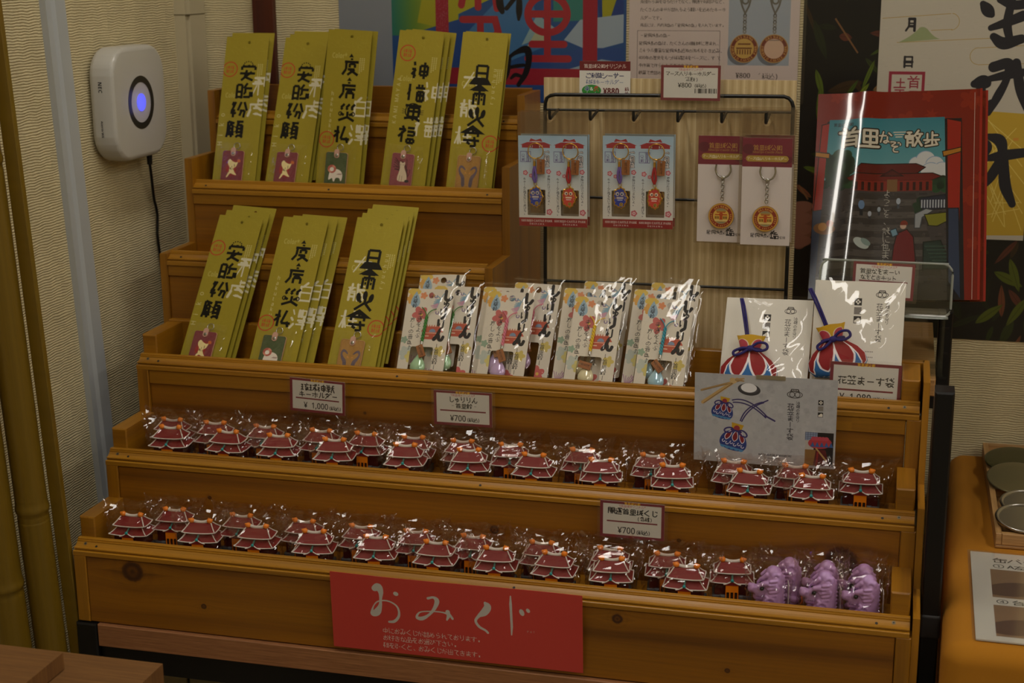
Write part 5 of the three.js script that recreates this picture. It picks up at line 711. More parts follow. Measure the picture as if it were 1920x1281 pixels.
const medalPrint = print(256, 256, (c, W) => {
  c.fillStyle = '#c9973c'; c.fillRect(0, 0, W, W); c.fillStyle = '#8c2a20'; c.beginPath(); c.arc(128, 128, 116, 0, 7); c.fill(); c.fillStyle = '#dcae4a'; c.beginPath(); c.arc(128, 128, 82, 0, 7); c.fill(); c.fillStyle = '#d9c07e'; c.fillRect(62, 166, 132, 14); c.fillStyle = '#8f8264'; c.beginPath(); c.arc(128, 128, 80, Math.PI * 1.25, Math.PI * 1.75); c.fill(); c.beginPath(); c.arc(128, 128, 80, Math.PI * 0.25, Math.PI * 0.75); c.fill();
  c.fillStyle = '#b4471c'; c.fillRect(84, 84, 88, 10); c.fillRect(66, 108, 124, 12); c.fillRect(112, 100, 32, 66); c.beginPath(); c.moveTo(98, 112); c.lineTo(128, 88); c.lineTo(158, 112); c.fill(); c.fillStyle = '#5a2c12'; c.fillRect(78, 76, 100, 5); for (let k = 0; k < 3; k++) { c.fillRect(66 + k * 15, 130, 9, 28); c.fillRect(150 + k * 15, 130, 9, 28); }
  c.fillStyle = '#d8a94a'; c.font = 'bold 27px sans-serif'; const ring = (t, a0, da, r, flip) => [...t].forEach((ch, i) => { c.save(); c.translate(128, 128); c.rotate(a0 + da * i); c.translate(0, flip ? r : -r); c.fillText(ch, -9, flip ? 10 : 10); c.restore(); }); ring('OKINAWA', -0.72, 0.24, 99, false); c.font = 'bold 22px sans-serif'; ring('SHURIJO CASTLE PARK', 1.75, -0.195, 99, true);
});
const SW = 0.06, SH = 0.132, saltCard = sheet(SW, SH, 0.0006, { r: 0.0004 }), saltFace = mat({ map: saltPrint, roughness: 0.55 });
const medalGeo = new THREE.CylinderGeometry(0.0158, 0.0158, 0.003, 44).rotateX(Math.PI / 2), medalDisc = new THREE.CircleGeometry(0.0154, 44).translate(0, 0, 0.0016);
const clipGeo = merge([tube([[-0.0085, 0.013, 0], [-0.0092, 0.006, 0], [-0.006, -0.0005, 0], [0, -0.0035, 0]], 0.0013, 20, 7), tube([[0.0085, 0.013, 0], [0.0092, 0.006, 0], [0.006, -0.0005, 0], [0, -0.0035, 0]], 0.0013, 20, 7), ball(0.0028, 0, -0.0035, 0, 1, 1.2, 0.6)]);
const chainLink = new THREE.TorusGeometry(0.0022, 0.0006, 6, 16);
function saltPack(label, x, y, z, s) {
  const o = thing('salt_key_ring_pack', label, 'key ring', [x, y, z], 'salt key ring packs on hooks'); o.rotation.z = 0.004;
  mesh('card', saltCard, [saltFace, paperEdge], o);
  const k = new THREE.Group(); k.name = 'key_ring'; o.add(k); k.position.set(0.0015, 0, 0.002); mesh('clip', clipGeo, steel, k).position.set(0, 0.084, 0.0012);
  for (let i = 0; i < 7; i++) { const l = mesh('chain_link', chainLink, steel, k); l.position.set(-0.0001 * i, 0.0775 - i * 0.0038, 0.0012 + (i % 2) * 0.0004); l.rotation.y = i % 2 ? 1.1 : 0.15; l.scale.set(0.85, 1.15, 1); }
  const m = mesh('medallion', medalGeo, brass, k); m.position.set(-0.0012, 0.0335, 0.0015); mesh('face', medalDisc, phys({ map: medalPrint, roughness: 0.25, clearcoat: 1, clearcoatRoughness: 0.1 }), m);
  mesh('clear_bag', film(0.068, 0.137, 0.0065, s, 0.0009, 22, 36), clearFilm, o).position.set(0, -0.002, 0.0016); mesh('bag_back', sheet(0.068, 0.168, 0.0002, { r: 0.001, holes: [[-0.002, 0.1532, 0.0052]] }), hazyFilm, o).position.set(0, -0.002, -0.0012); mesh('bag_seal', box(0.067, 0.0015, 0.0008, 0, 0.1362, 0.001), clearFilm, o); return o;
}
saltPack('salt medallion key ring pack hanging left, partly overlapped', 0.7505, 0.348, -0.2965, 3.1); saltPack('salt medallion key ring pack hanging at the board edge, front', 0.8055, 0.3475, -0.2895, 7.9); saltPack('salt medallion key ring pack hanging at the board edge, behind', 0.8068, 0.3495, -0.303, 9.4);
// ---------------------------------------------------------------------------------------------------------------
// Red clear files on an acrylic stand
const filePrint = print(900, 1200, (c, W, H) => {
  c.fillStyle = '#8e2415'; c.fillRect(0, 0, W, H);
  for (let k = 0; k < 46; k++) { const x = rnd() * W, y = rnd() * H, r = rr(30, 70); c.fillStyle = 'rgba(184,62,30,0.42)'; c.beginPath(); if (k % 2) for (let i = 0; i < 14; i++) { const a = i * Math.PI / 7, q = i % 2 ? r : r * 0.4; c.lineTo(x + Math.cos(a) * q, y + Math.sin(a) * q); } else for (let i = 0; i < 5; i++) { const a = i * 1.257; c.moveTo(x, y); c.ellipse(x + Math.cos(a) * r * 0.5, y + Math.sin(a) * r * 0.5, r * 0.45, r * 0.3, a, 0, 7); } c.fill(); }
  const quad = (pts, col, line) => { c.fillStyle = col; c.beginPath(); pts.forEach((q, i) => (i ? c.lineTo(...q) : c.moveTo(...q))); c.closePath(); c.fill(); if (line) { c.strokeStyle = line; c.lineWidth = 5; c.stroke(); } };
  quad([[60, 170], [800, 170], [830, 1200], [20, 1200]], '#1c1a20'); quad([[30, 190], [120, 170], [90, 800], [0, 800]], '#b02a1c', '#3a0d0a'); quad([[720, 170], [800, 190], [800, 760], [735, 740]], '#b02a1c', '#3a0d0a'); quad([[0, 700], [70, 690], [60, 1200], [0, 1200]], '#35435e', '#161a26'); quad([[736, 690], [792, 690], [812, 1200], [744, 1100]], '#35435e', '#161a26');
  c.save(); c.beginPath(); c.moveTo(72, 160); c.lineTo(708, 160); c.lineTo(742, 1200); c.lineTo(30, 1200); c.closePath(); c.clip();
  const sky = c.createLinearGradient(0, 160, 0, 520); sky.addColorStop(0, '#3f8f9e'); sky.addColorStop(1, '#79b6ba'); c.fillStyle = sky; c.fillRect(0, 160, W, 420); c.fillStyle = '#4a4442'; c.fillRect(0, 540, W, 700);
  for (const [x, y, r] of [[560, 430, 40], [610, 410, 52], [660, 440, 50], [700, 470, 46], [520, 460, 30], [640, 480, 54]]) { c.fillStyle = '#e6e6e4'; c.beginPath(); c.arc(x, y, r, 0, 7); c.fill(); c.strokeStyle = '#9db6d2'; c.lineWidth = 4; c.beginPath(); c.arc(x, y, r, 3.4, 5.2); c.stroke(); }
  for (let k = 0; k < 60; k++) { c.fillStyle = ['#22402a', '#2d5231', '#18301f'][k % 3]; c.beginPath(); c.arc(rr(60, 200), rr(370, 560), rr(16, 44), 0, 7); c.fill(); c.beginPath(); c.arc(rr(600, 740), rr(520, 580), rr(10, 26), 0, 7); c.fill(); }
  c.fillStyle = '#5c1714'; quad([[220, 470], [260, 430], [560, 430], [610, 452], [560, 490], [250, 490]], '#6b1d18', '#2a0c0a'); quad([[180, 510], [240, 486], [650, 486], [700, 506], [640, 530], [200, 530]], '#7a211a', '#2a0c0a'); c.fillStyle = '#8e2a1e'; c.fillRect(220, 528, 430, 60); c.fillStyle = '#3a1410'; for (let k = 0; k < 12; k++) c.fillRect(230 + k * 35, 536, 15, 48); quad([[370, 500], [430, 462], [490, 500]], '#5e1814', '#2a0c0a'); c.fillStyle = '#8a6238'; c.fillRect(405, 520, 56, 70);
  for (let k = 0; k < 13; k++) { c.fillStyle = k % 2 ? '#5a534e' : '#403a38'; quad([[250 - k * 16, 600 + k * 36], [560 + k * 12, 600 + k * 36], [572 + k * 12, 636 + k * 36], [234 - k * 16, 636 + k * 36]], k % 2 ? '#59524d' : '#423c39'); }
  for (let k = 0; k < 240; k++) { c.fillStyle = `rgba(${k % 2 ? '120,112,104' : '24,20,20'},0.25)`; c.fillRect(rr(40, 740), rr(600, 1190), rr(10, 44), rr(3, 12)); }
  for (let k = 0; k < 9; k++) { c.fillStyle = '#28422c'; c.beginPath(); c.arc(rr(560, 640), rr(640, 720), rr(12, 24), 0, 7); c.fill(); }
  quad([[580, 630], [720, 610], [740, 690], [600, 700]], '#2b3040', '#14161c'); c.fillStyle = '#b9bcc0'; for (let k = 0; k < 9; k++) c.fillRect(592 + k * 15, 640, 8, 46); quad([[560, 720], [620, 690], [660, 700], [600, 740], [590, 800], [560, 800]], '#a5a8aa', '#44484c');
  quad([[612, 724], [730, 712], [738, 760], [680, 790], [636, 786]], '#8d8a24', '#2c2a08');
  const person = (x, y, s, top, low, hair) => { c.fillStyle = low; c.fillRect(x - 9 * s, y + 44 * s, 18 * s, 46 * s); c.fillStyle = top; c.beginPath(); c.ellipse(x, y + 28 * s, 17 * s, 26 * s, 0, 0, 7); c.fill(); c.fillStyle = hair; c.beginPath(); c.arc(x, y - 6 * s, 10 * s, 0, 7); c.fill(); };
  person(270, 640, 1, '#7390b4', '#23242c', '#4a3a2c'); person(316, 700, 0.6, '#b9bcc4', '#3a3c44', '#2c2620'); person(470, 626, 0.7, '#b9c2cc', '#4a525c', '#3a2c24'); person(366, 676, 0.55, '#a9b4bc', '#2c2e36', '#3a2c24');
  quad([[468, 830], [520, 806], [556, 850], [574, 1020], [440, 1020], [452, 900]], '#7c2024', '#2c0a0c'); c.fillStyle = '#d9b49c'; c.beginPath(); c.arc(500, 788, 17, 0, 7); c.fill(); c.fillStyle = '#8a3420'; c.beginPath(); c.arc(504, 776, 20, 2.8, 6.6); c.fill(); quad([[430, 812], [462, 800], [474, 836], [444, 850]], '#7fa3b4', '#2a3c48');
  c.fillStyle = '#c4ccc4'; c.beginPath(); c.ellipse(276, 886, 46, 26, 0.5, 0, 7); c.fill(); c.fillStyle = '#8fa39c'; c.beginPath(); c.ellipse(300, 878, 30, 16, 0.6, 0, 7); c.fill();
  quad([[610, 880], [700, 870], [770, 1030], [610, 1030]], '#2d4038', '#10180f'); c.fillStyle = '#3d5448'; for (let k = 0; k < 6; k++) c.fillRect(616 + k * 10, 900 + k * 20, 130, 6); c.restore();
  c.fillStyle = '#8a5a2c'; c.beginPath(); c.ellipse(70, 800, 60, 34, 0.1, 0, 7); c.fill(); c.fillStyle = '#c98a3a'; c.beginPath(); c.arc(60, 790, 24, 0, 7); c.fill(); c.fillStyle = '#a9402c'; c.beginPath(); c.arc(100, 770, 20, 0, 7); c.fill();
  quad([[0, 350], [80, 362], [80, 390], [0, 378]], '#c9862a', '#3a200a'); quad([[700, 362], [800, 340], [800, 366], [706, 392]], '#c9862a', '#3a200a');
  const title = (t, x, y, s) => { write(c, t, x, y, s, { ink: '#2a2018', weight: 0.25 }); write(c, t, x, y, s, { ink: '#efe4cc', weight: 0.13 }); }; title('首', 128, 212, 118); title('里', 240, 216, 118); title('な', 350, 236, 74); title('ぞ', 408, 296, 66); title('散', 494, 232, 98); title('歩', 594, 244, 90); c.fillStyle = '#efe4cc'; for (let k = 0; k < 3; k++) c.fillRect(430 + k * 6, 240 + k * 14, 70 - k * 16, 6);
  write(c, '首里城公園', 96, 180, 22, { ink: '#1c3a44', weight: 0.12 }); write(c, 'ようこそ、', 386, 580, 40, { down: true, ink: '#c9c4b8', weight: 0.07 }); write(c, '謎に包まれた城', 386, 790, 46, { down: true, ink: '#c9c4b8', weight: 0.07 });
});
const fileBend = (u, v) => 0.0045 * Math.exp(-Math.pow((u - 0.26 - 0.1 * (v - 0.5)) / 0.075, 2)) * (1 - 0.25 * Math.exp(-Math.pow((v - 0.9) / 0.05, 2))) + 0.003 * u * u;
function clearFile(label, x, y, z, dz) {
  const o = thing('clear_file', label, 'file', [0, 0, 0], 'red clear files'); lean(o, x, y, z, 33, -3.4, 3.1);
  mesh('cover', bent(0.205, 0.29, 0.0012, 80, 50, fileBend), phys({ map: filePrint, color: 0xc2c2c2, roughness: 0.16, clearcoat: 1, clearcoatRoughness: 0.04 }), o);
  mesh('binding', bent(0.003, 0.29, 0.0022, 1, 20, () => 0.0034), phys({ color: 0x8a2014, roughness: 0.2, clearcoat: 1 }), o).position.x = 0.1032; mesh('weld_line', box(0.0006, 0.284, 0.0004, 0.0955, 0.143, 0.0036), mat({ color: 0xb08a78, roughness: 0.4 }), o); return o;
}
clearFile('glossy red clear file with castle picture, front one', 0.961, 0.2775, -0.326); clearFile('glossy red clear file behind, its edge showing on the right', 0.9685, 0.2745, -0.334);
{
  const acrylic = phys({ color: 0xf4f6f4, transmission: 1, thickness: 0, roughness: 0.04, ior: 1.49 }), edge = phys({ color: 0xcfd3cc, transmission: 0.6, thickness: 0, roughness: 0.1 });
  const o = thing('acrylic_stand', 'clear acrylic stand holding the red clear files', 'stand', [0.9525, 0.1905, -0.296]);
  const s = roundRect(0.158, 0.066, 0.012, 0, 0.106); const pl = new THREE.ExtrudeGeometry(s, { depth: 0.003, bevelEnabled: false, curveSegments: 8 });
  const pm = mesh('front_lip', pl, acrylic, o); pm.rotation.x = -0.12; const rim = []; for (const q of s.getPoints(8)) rim.push([q.x, q.y, 0.0015]); mesh('rim', tube(rim, 0.0017, 90, 6, true), edge, o).rotation.x = -0.12;
  mesh('ledge', box(0.15, 0.003, 0.044, 0, 0.0745, -0.02), acrylic, o); mesh('back_leg', box(0.15, 0.0715, 0.003, 0, 0.0357, -0.0405), acrylic, o); mesh('base', box(0.15, 0.003, 0.06, 0, 0.0018, -0.03), acrylic, o);
  const t = tagPrint([['首里なぞまーい', 66, 64, 56, 0.1, { vary: 0.3 }], ['なぞときキット', 76, 128, 50, 0.1, { vary: 0.3 }]], ['¥1,200', 170], { rule: 0.5 });
  priceTag('maroon framed tag with handwritten lettering on acrylic stand', t, 0.0735, 0.0445, 0.9495, 0.285, -0.2955, 7, 0, -1.2);
}
// ---------------------------------------------------------------------------------------------------------------
// Posters on the back wall
function poster(name, label, category, x0, x1, y0, y1, z, tex, gloss = 0.5, d = 0.0006) {
  const o = thing(name, label, category, [(x0 + x1) / 2, y0, z]); mesh('sheet', sheet(x1 - x0, y1 - y0, d, { r: 0.0004 }), [phys({ map: tex, roughness: gloss, clearcoat: 0.3, clearcoatRoughness: 0.3 }), paperEdge], o); return o;
}
// Park poster: red seal frame over blue and green shapes. Drawn at 2 units to 0.8 mm; the lower edge is hidden by the stand.
const parkPrint = print(1100, 1000, (c, W, H) => {
  const X = (p) => (p - 635) * 2, Y = (p) => H - (190 - p) * 2, shape = (col, ...p) => { c.fillStyle = col; c.beginPath(); p.forEach(([x, y], i) => (i ? c.lineTo(X(x), Y(y)) : c.moveTo(X(x), Y(y)))); c.fill(); };
  c.fillStyle = '#a3a9b2'; c.fillRect(0, 0, W, H); c.fillStyle = '#2d5d9c'; c.fillRect(X(740), 0, W, H); const g = c.createLinearGradient(X(740), 0, X(830), 0); g.addColorStop(0, '#2f8a7c'); g.addColorStop(0.5, '#7aa03c'); g.addColorStop(1, '#c2bb2c'); c.fillStyle = g; c.fillRect(X(740), 0, X(870) - X(740), Y(70)); shape('#2c57a0', [740, 120], [800, 60], [870, 40], [960, 60], [870, 190], [740, 190]); shape('#c2bb2c', [800, 0], [940, 0], [820, 52], [790, 46]); shape('#4d86bc', [950, 0], [1010, 0], [1030, 90], [930, 130], [890, 60]); shape('#9fc2c8', [990, 86], [1020, 30], [1060, 60]); shape('#c8cba4', [1000, 90], [1024, 50], [1040, 80]); shape('#3f8f84', [1050, 0], [1120, 0], [1130, 40], [1050, 44]); shape('#27468e', [1130, 0], [1180, 0], [1180, 60], [1140, 60]); shape('#b9b42c', [1140, 0], [1168, 0], [1142, 78]); shape('#b4c6d4', [1070, 76], [1100, 40], [1180, 30], [1180, 80], [1120, 96]); shape('#31589e', [1100, 90], [1180, 90], [1180, 190], [1000, 190], [1010, 120]); shape('#a8bece', [1080, 128], [1140, 110], [1180, 116], [1180, 140]); shape('#4c7c3c', [745, 130], [820, 60], [840, 100], [780, 190], [745, 190]);
  const bar = (x0, y0, x1, y1) => { c.fillStyle = '#b3263c'; c.beginPath(); c.roundRect(X(x0), Y(y0), X(x1) - X(x0), Y(y1) - Y(y0), 8); c.fill(); }; bar(826, -300, 851, 140); bar(1105, -300, 1132, 140); bar(826, 128, 1132, 158);
  c.strokeStyle = '#c0333f'; c.lineCap = 'round'; c.lineWidth = 26; const S = (...p) => { c.beginPath(); p.forEach(([x, y], i) => (i ? c.lineTo(X(x), Y(y)) : c.moveTo(X(x), Y(y)))); c.stroke(); };
  c.beginPath(); c.ellipse(X(1039), Y(30), 74, 66, 0, 0, 7); c.stroke(); S([1039, -4], [1039, 110]); S([1002, 30], [1076, 30]); S([1010, 84], [1070, 84]); S([1002, 110], [1078, 110]); S([876, 14], [880, -4], [940, -8], [944, 20]); S([908, -20], [908, 18]); S([878, 40], [940, 40], [946, 62], [940, 70]); S([912, 40], [912, 78]); S([880, 112], [944, 112]); for (let k = 0; k < 260; k++) { c.fillStyle = 'rgba(220,200,200,0.35)'; c.fillRect(X(rr(826, 851)), Y(rr(-40, 60)), 2, 3); }
  c.strokeStyle = '#14131c'; c.lineWidth = 22; const B = (...p) => { const cv = new THREE.CatmullRomCurve3(p.map(([x, y, w]) => V(X(x), Y(y), w))).getPoints(40); c.fillStyle = '#14131c'; for (const q of cv) { c.beginPath(); c.arc(q.x, q.y, q.z, 0, 7); c.fill(); } }; B([948, -20, 10], [950, 14, 14], [954, 26, 9]); B([962, 20, 8], [984, -2, 9], [986, 24, 12], [985, 40, 5]); B([958, 116, 6], [978, 100, 8], [1000, 94, 14], [1004, 108, 12], [998, 136, 11], [984, 158, 8]); B([966, 112, 9], [962, 140, 8], [952, 156, 5]); B([960, 128, 5], [980, 124, 7], [994, 122, 6]); B([970, 146, 5], [978, 140, 7], [988, 142, 6]);
});
poster('park_poster', 'colourful blue and green poster with red seal characters', 'poster', 0.1386, 0.5735, 0.488, 0.884, BACK + 0.0012, parkPrint, 0.35).children[0].material[0].color.set(0xc8c8c8);
// Key ring notice: pale pink sheet with small text and a photo of two key rings, laminated
const noticePrint = print(920, 1200, (c, W, H) => {
  const k = 2.8, X = (p) => (p - 1180) * k, Y = (p) => H - (190 - p) * k; c.fillStyle = '#c9bab4'; c.fillRect(0, 0, W, H);
  const lines = [['危険から身を守るだけでなく、開運や縁結びなど、', 1202, -4], ['たくさんの幸せが訪れるよう願いを込めたキーホ', 1202, 11], ['ルダーです。', 1202, 27], ['商品には、天然海塩の「屋我地の塩」を入れています。', 1202, 41], ['－屋我地島の塩－', 1202, 60], ['屋我地島の塩は、たくさんの珊瑚礁に恵まれ、', 1200, 75], ['ミネラル豊富な屋我地島近海の海水を引き込み、', 1200, 89], ['400年の歴史をもつ伝統製法をベースに、すべて', 1200, 103], ['手作業で作られた天然海塩です。', 1200, 118], ['鉄釜で煮詰めます。', 1200, 132]];
  for (const [t, x, y] of lines) { const n = span(t, 1), fit = Math.min(7.6, 166 / n); write(c, t, X(x), Y(y), fit * k, { ink: '#3a3030', weight: 0.085 }); }
  c.strokeStyle = '#4a4040'; c.lineWidth = 2; c.strokeRect(X(1197), Y(55), (1358 - 1197) * k, 130 * k);
  c.fillStyle = '#9aa3ad'; c.fillRect(X(1374), -10, (1491 - 1374) * k, Y(120) + 10);
  for (const [x, face] of [[1405, 1], [1462, 0]]) { c.fillStyle = 'rgba(70,76,86,0.6)'; c.beginPath(); c.ellipse(X(x - 6), Y(96), 26 * k, 24 * k, 0, 0, 7); c.fill(); c.strokeStyle = '#5c5850'; c.lineWidth = 9; c.beginPath(); c.arc(X(x), Y(-2), 16, 0, 7); c.stroke(); c.beginPath(); c.moveTo(X(x - 14), Y(-20)); c.lineTo(X(x - 6), Y(8)); c.lineTo(X(x), Y(22)); c.lineTo(X(x + 7), Y(8)); c.lineTo(X(x + 14), Y(-20)); c.stroke(); for (let i = 0; i < 6; i++) { c.strokeStyle = i % 2 ? '#77736a' : '#4e4a44'; c.lineWidth = 6; c.beginPath(); c.ellipse(X(x), Y(26 + i * 6), 7, 9, 0, 0, 7); c.stroke(); } c.fillStyle = '#b48f4c'; c.beginPath(); c.arc(X(x), Y(88), 27 * k, 0, 7); c.fill(); c.fillStyle = '#6e2a1e'; c.beginPath(); c.arc(X(x), Y(88), 25.4 * k, 0, 7); c.fill(); c.fillStyle = face ? '#bd9a4e' : '#c8a890'; c.beginPath(); c.arc(X(x), Y(88), 19 * k, 0, 7); c.fill(); c.fillStyle = '#d0a852'; c.font = `bold ${5.6 * k}px serif`; const ring = (t, a0, da, flip) => [...t].forEach((ch, i) => { c.save(); c.translate(X(x), Y(88)); c.rotate(a0 + da * i); c.translate(-6, flip ? 24 * k : -20.4 * k); c.fillText(ch, 0, 0); c.restore(); }); ring('OKINAWA', -0.72, 0.24, false); ring('SHURIJO CASTLE PARK', 1.7, -0.19, true); if (face) { c.fillStyle = '#7a4a20'; c.fillRect(X(x - 12), Y(78), 24 * k, 3 * k); c.fillRect(X(x - 15), Y(86), 30 * k, 3 * k); for (let i = 0; i < 6; i++) c.fillRect(X(x - 14 + i * 5), Y(90), 2.4 * k, 9 * k); } else { c.fillStyle = '#8a7a70'; c.fillRect(X(x - 10), Y(71), 20 * k, 2 * k); } }
  write(c, '¥800', X(1390), Y(133), 12.5 * k, { ink: '#2c2424', font: 'serif' }); write(c, '（', X(1428), Y(134), 12 * k, { ink: '#2c2424', weight: 0.06 }); write(c, '税込', X(1441), Y(134), 12 * k, { ink: '#2c2424', weight: 0.07 }); write(c, ')', X(1467), Y(134), 12 * k, { ink: '#2c2424' });
});
poster('key_ring_notice', 'pale pink notice with small text and two pictured key rings', 'notice', 0.5775, 0.8165, 0.494, 0.8056, BACK + 0.0022, noticePrint, 0.4);
{ const lam = mesh('laminate', sheet(0.252, 0.318, 0.0004, { r: 0.006 }), laminateClear, scene.getObjectByName('key_ring_notice')); lam.position.set(0.003, -0.003, 0.0006); }
// Foliage photograph
const foliagePrint = print(1024, 1400, (c, W, H) => {
  c.fillStyle = '#0b0b0c'; c.fillRect(0, 0, W, H);
  const leafAt = (x, y, l, w, a, col) => { c.save(); c.translate(x, y); c.rotate(a); c.fillStyle = col; c.beginPath(); c.moveTo(0, 0); c.quadraticCurveTo(l * 0.4, -w, l, 0); c.quadraticCurveTo(l * 0.4, w, 0, 0); c.fill(); c.strokeStyle = 'rgba(0,0,0,0.35)'; c.lineWidth = 2; c.beginPath(); c.moveTo(0, 0); c.lineTo(l, 0); c.stroke(); c.restore(); };
  for (let k = 0; k < 150; k++) leafAt(rnd() * W, rnd() * H, rr(60, 170), rr(14, 40), rr(-0.4, 3.6), ['#1c2410', '#27330f', '#10160a', '#33230f', '#161d0c'][k % 5]);
  for (let k = 0; k < 46; k++) leafAt(rnd() * W, rnd() * H, rr(50, 130), rr(10, 30), rr(0, 6.2), ['#4f6118', '#5f6f1c', '#3b4f14', '#6b3a22', '#54281c'][k % 5]); for (let k = 0; k < 12; k++) leafAt(rr(-20, 320), rr(300, 900), rr(70, 150), rr(12, 26), rr(0, 6.2), ['#66761c', '#7a5a34', '#4a5a16'][k % 3]);
  for (const [x, y, a] of [[820, 1150, 0.4], [880, 1100, 1.2], [960, 1240, 2.2], [760, 1340, -0.6]]) leafAt(x, y, 130, 34, a, '#4c560f');
  c.strokeStyle = '#6b4a2c'; c.lineWidth = 7; for (let k = 0; k < 9; k++) { c.beginPath(); const x = rnd() * W, y = rnd() * H; c.moveTo(x, y); c.lineTo(x + rr(-120, 160), y + rr(40, 200)); c.stroke(); }
  const hand = (x, y, s) => { c.fillStyle = '#6d4434'; c.beginPath(); c.ellipse(x, y, 46 * s, 80 * s, 0.1, 0, 7); c.fill(); c.fillStyle = '#7b5040'; for (let k = 0; k < 4; k++) { c.beginPath(); c.ellipse(x - 6 * s, y - 60 * s + k * 38 * s, 50 * s, 20 * s, -0.12, 0, 7); c.fill(); } }; hand(24, 1010, 1.1);
});
poster('foliage_poster', 'dark photograph of red and green leaves on back wall', 'poster', 0.8215, 1.165, 0.166, 0.72, BACK + 0.0012, foliagePrint, 0.35);
// Commemorative stamp sheet
const stampPrint = print(900, 1400, (c, W, H) => {
  const k = 3, X = (p) => (p - 1652) * k, Y = (p) => H - (446 - p) * k; c.fillStyle = '#b9b2a2'; c.fillRect(0, 0, W, H); for (let i = 0; i < 700; i++) { c.fillStyle = rnd() < 0.5 ? 'rgba(90,84,70,0.06)' : 'rgba(235,230,215,0.08)'; c.fillRect(rnd() * W, rnd() * H, rr(4, 40), rr(1, 4)); }
  c.fillStyle = '#bb9a2a'; c.beginPath(); c.moveTo(X(1830), Y(440)); c.lineTo(X(1830), Y(260)); c.lineTo(X(1860), Y(200)); c.lineTo(X(1950), Y(205)); c.lineTo(X(1952), Y(436)); c.fill(); c.strokeStyle = '#d8c266'; c.lineWidth = 4; for (let i = 0; i < 22; i++) { c.beginPath(); c.moveTo(X(rr(1832, 1900)), Y(rr(210, 430))); c.lineTo(X(rr(1880, 1950)), Y(rr(210, 430))); c.stroke(); } c.fillStyle = '#c4862a'; for (let i = 0; i < 7; i++) c.fillRect(X(1835 + i * 14), Y(250 + (i % 3) * 50), 30, 16);
  c.strokeStyle = '#a5873a'; c.lineWidth = 3; const line = (x0, y0, x1, y1) => { c.beginPath(); c.moveTo(X(x0), Y(y0)); c.lineTo(X(x1), Y(y1)); c.stroke(); }; line(1656, 29, 1786, 20); line(1750, 51, 1790, 49); c.beginPath(); c.arc(X(1787), Y(35), 46, -1.5, 1.5); c.stroke(); line(1686, 74, 1960, 60); c.beginPath(); c.arc(X(1842), Y(98), 46, 1.6, 4.7); c.stroke(); line(1842, 83, 1960, 76); line(1842, 114, 1960, 110);
  c.fillStyle = '#8f9a6e'; c.beginPath(); c.moveTo(X(1688), Y(74)); c.quadraticCurveTo(X(1715), Y(62), X(1728), Y(46)); c.quadraticCurveTo(X(1738), Y(42), X(1746), Y(52)); c.quadraticCurveTo(X(1756), Y(64), X(1768), Y(67)); c.fill();
  write(c, '月', X(1698), Y(26), 27 * k, { ink: '#1e1b1e', weight: 0.15, vary: 0.3 }); write(c, '日', X(1697), Y(97), 24 * k, { ink: '#1e1b1e', weight: 0.17, vary: 0.3 });
  c.strokeStyle = '#8f2436'; c.lineWidth = 17; c.strokeRect(X(1677), Y(131), 64 * k, 66 * k); for (const [ch, x, y] of [['首', 1710, 136], ['里', 1710, 162], ['土', 1684, 138], ['印', 1684, 162]]) write(c, ch, X(x), Y(y), 24 * k, { ink: '#8f2436', weight: 0.1 }); write(c, '正', X(1684), Y(162), 24 * k, { ink: '#8f2436', weight: 0.1 });
  const B = (...p) => { const cv = new THREE.CatmullRomCurve3(p.map(([x, y, w]) => V(X(x), Y(y), w * k * 1.4))).getPoints(90); c.fillStyle = '#16151c'; for (const q of cv) { c.beginPath(); c.arc(q.x, q.y, Math.max(1, q.z), 0, 7); c.fill(); } };
  B([1844, 2, 4], [1854, 14, 8], [1862, 22, 4]); B([1876, -6, 5], [1900, 4, 6], [1926, 2, 6]); B([1862, 46, 4], [1890, 36, 6], [1920, 24, 7]); B([1868, 62, 5], [1886, 74, 8], [1920, 66, 6]); B([1898, -10, 5], [1892, 40, 6], [1898, 66, 5]);
  B([1838, 150, 5], [1856, 146, 9], [1864, 150, 4]); B([1850, 148, 6], [1852, 176, 7], [1848, 198, 6]); B([1836, 202, 3], [1858, 196, 7], [1872, 184, 4]); B([1872, 118, 7], [1900, 112, 7], [1898, 140, 5], [1884, 172, 6], [1868, 204, 4]); B([1866, 140, 4], [1900, 132, 6], [1940, 126, 5]); B([1914, 110, 6], [1926, 160, 7], [1950, 206, 7]);
  B([1846, 276, 7], [1866, 268, 10], [1852, 296, 6], [1842, 306, 5]); B([1842, 340, 5], [1850, 320, 7], [1858, 312, 4]); B([1872, 248, 4], [1894, 256, 8], [1900, 280, 6], [1884, 320, 7], [1862, 350, 4]); B([1872, 290, 4], [1900, 284, 7], [1950, 276, 6]); B([1904, 290, 6], [1910, 340, 8], [1926, 376, 5]);
});
poster('stamp_sheet', 'large off white stamp sheet with black brush characters', 'poster', 0.925, 1.132, 0.3105, 0.646, BACK + 0.0026, stampPrint, 0.7);
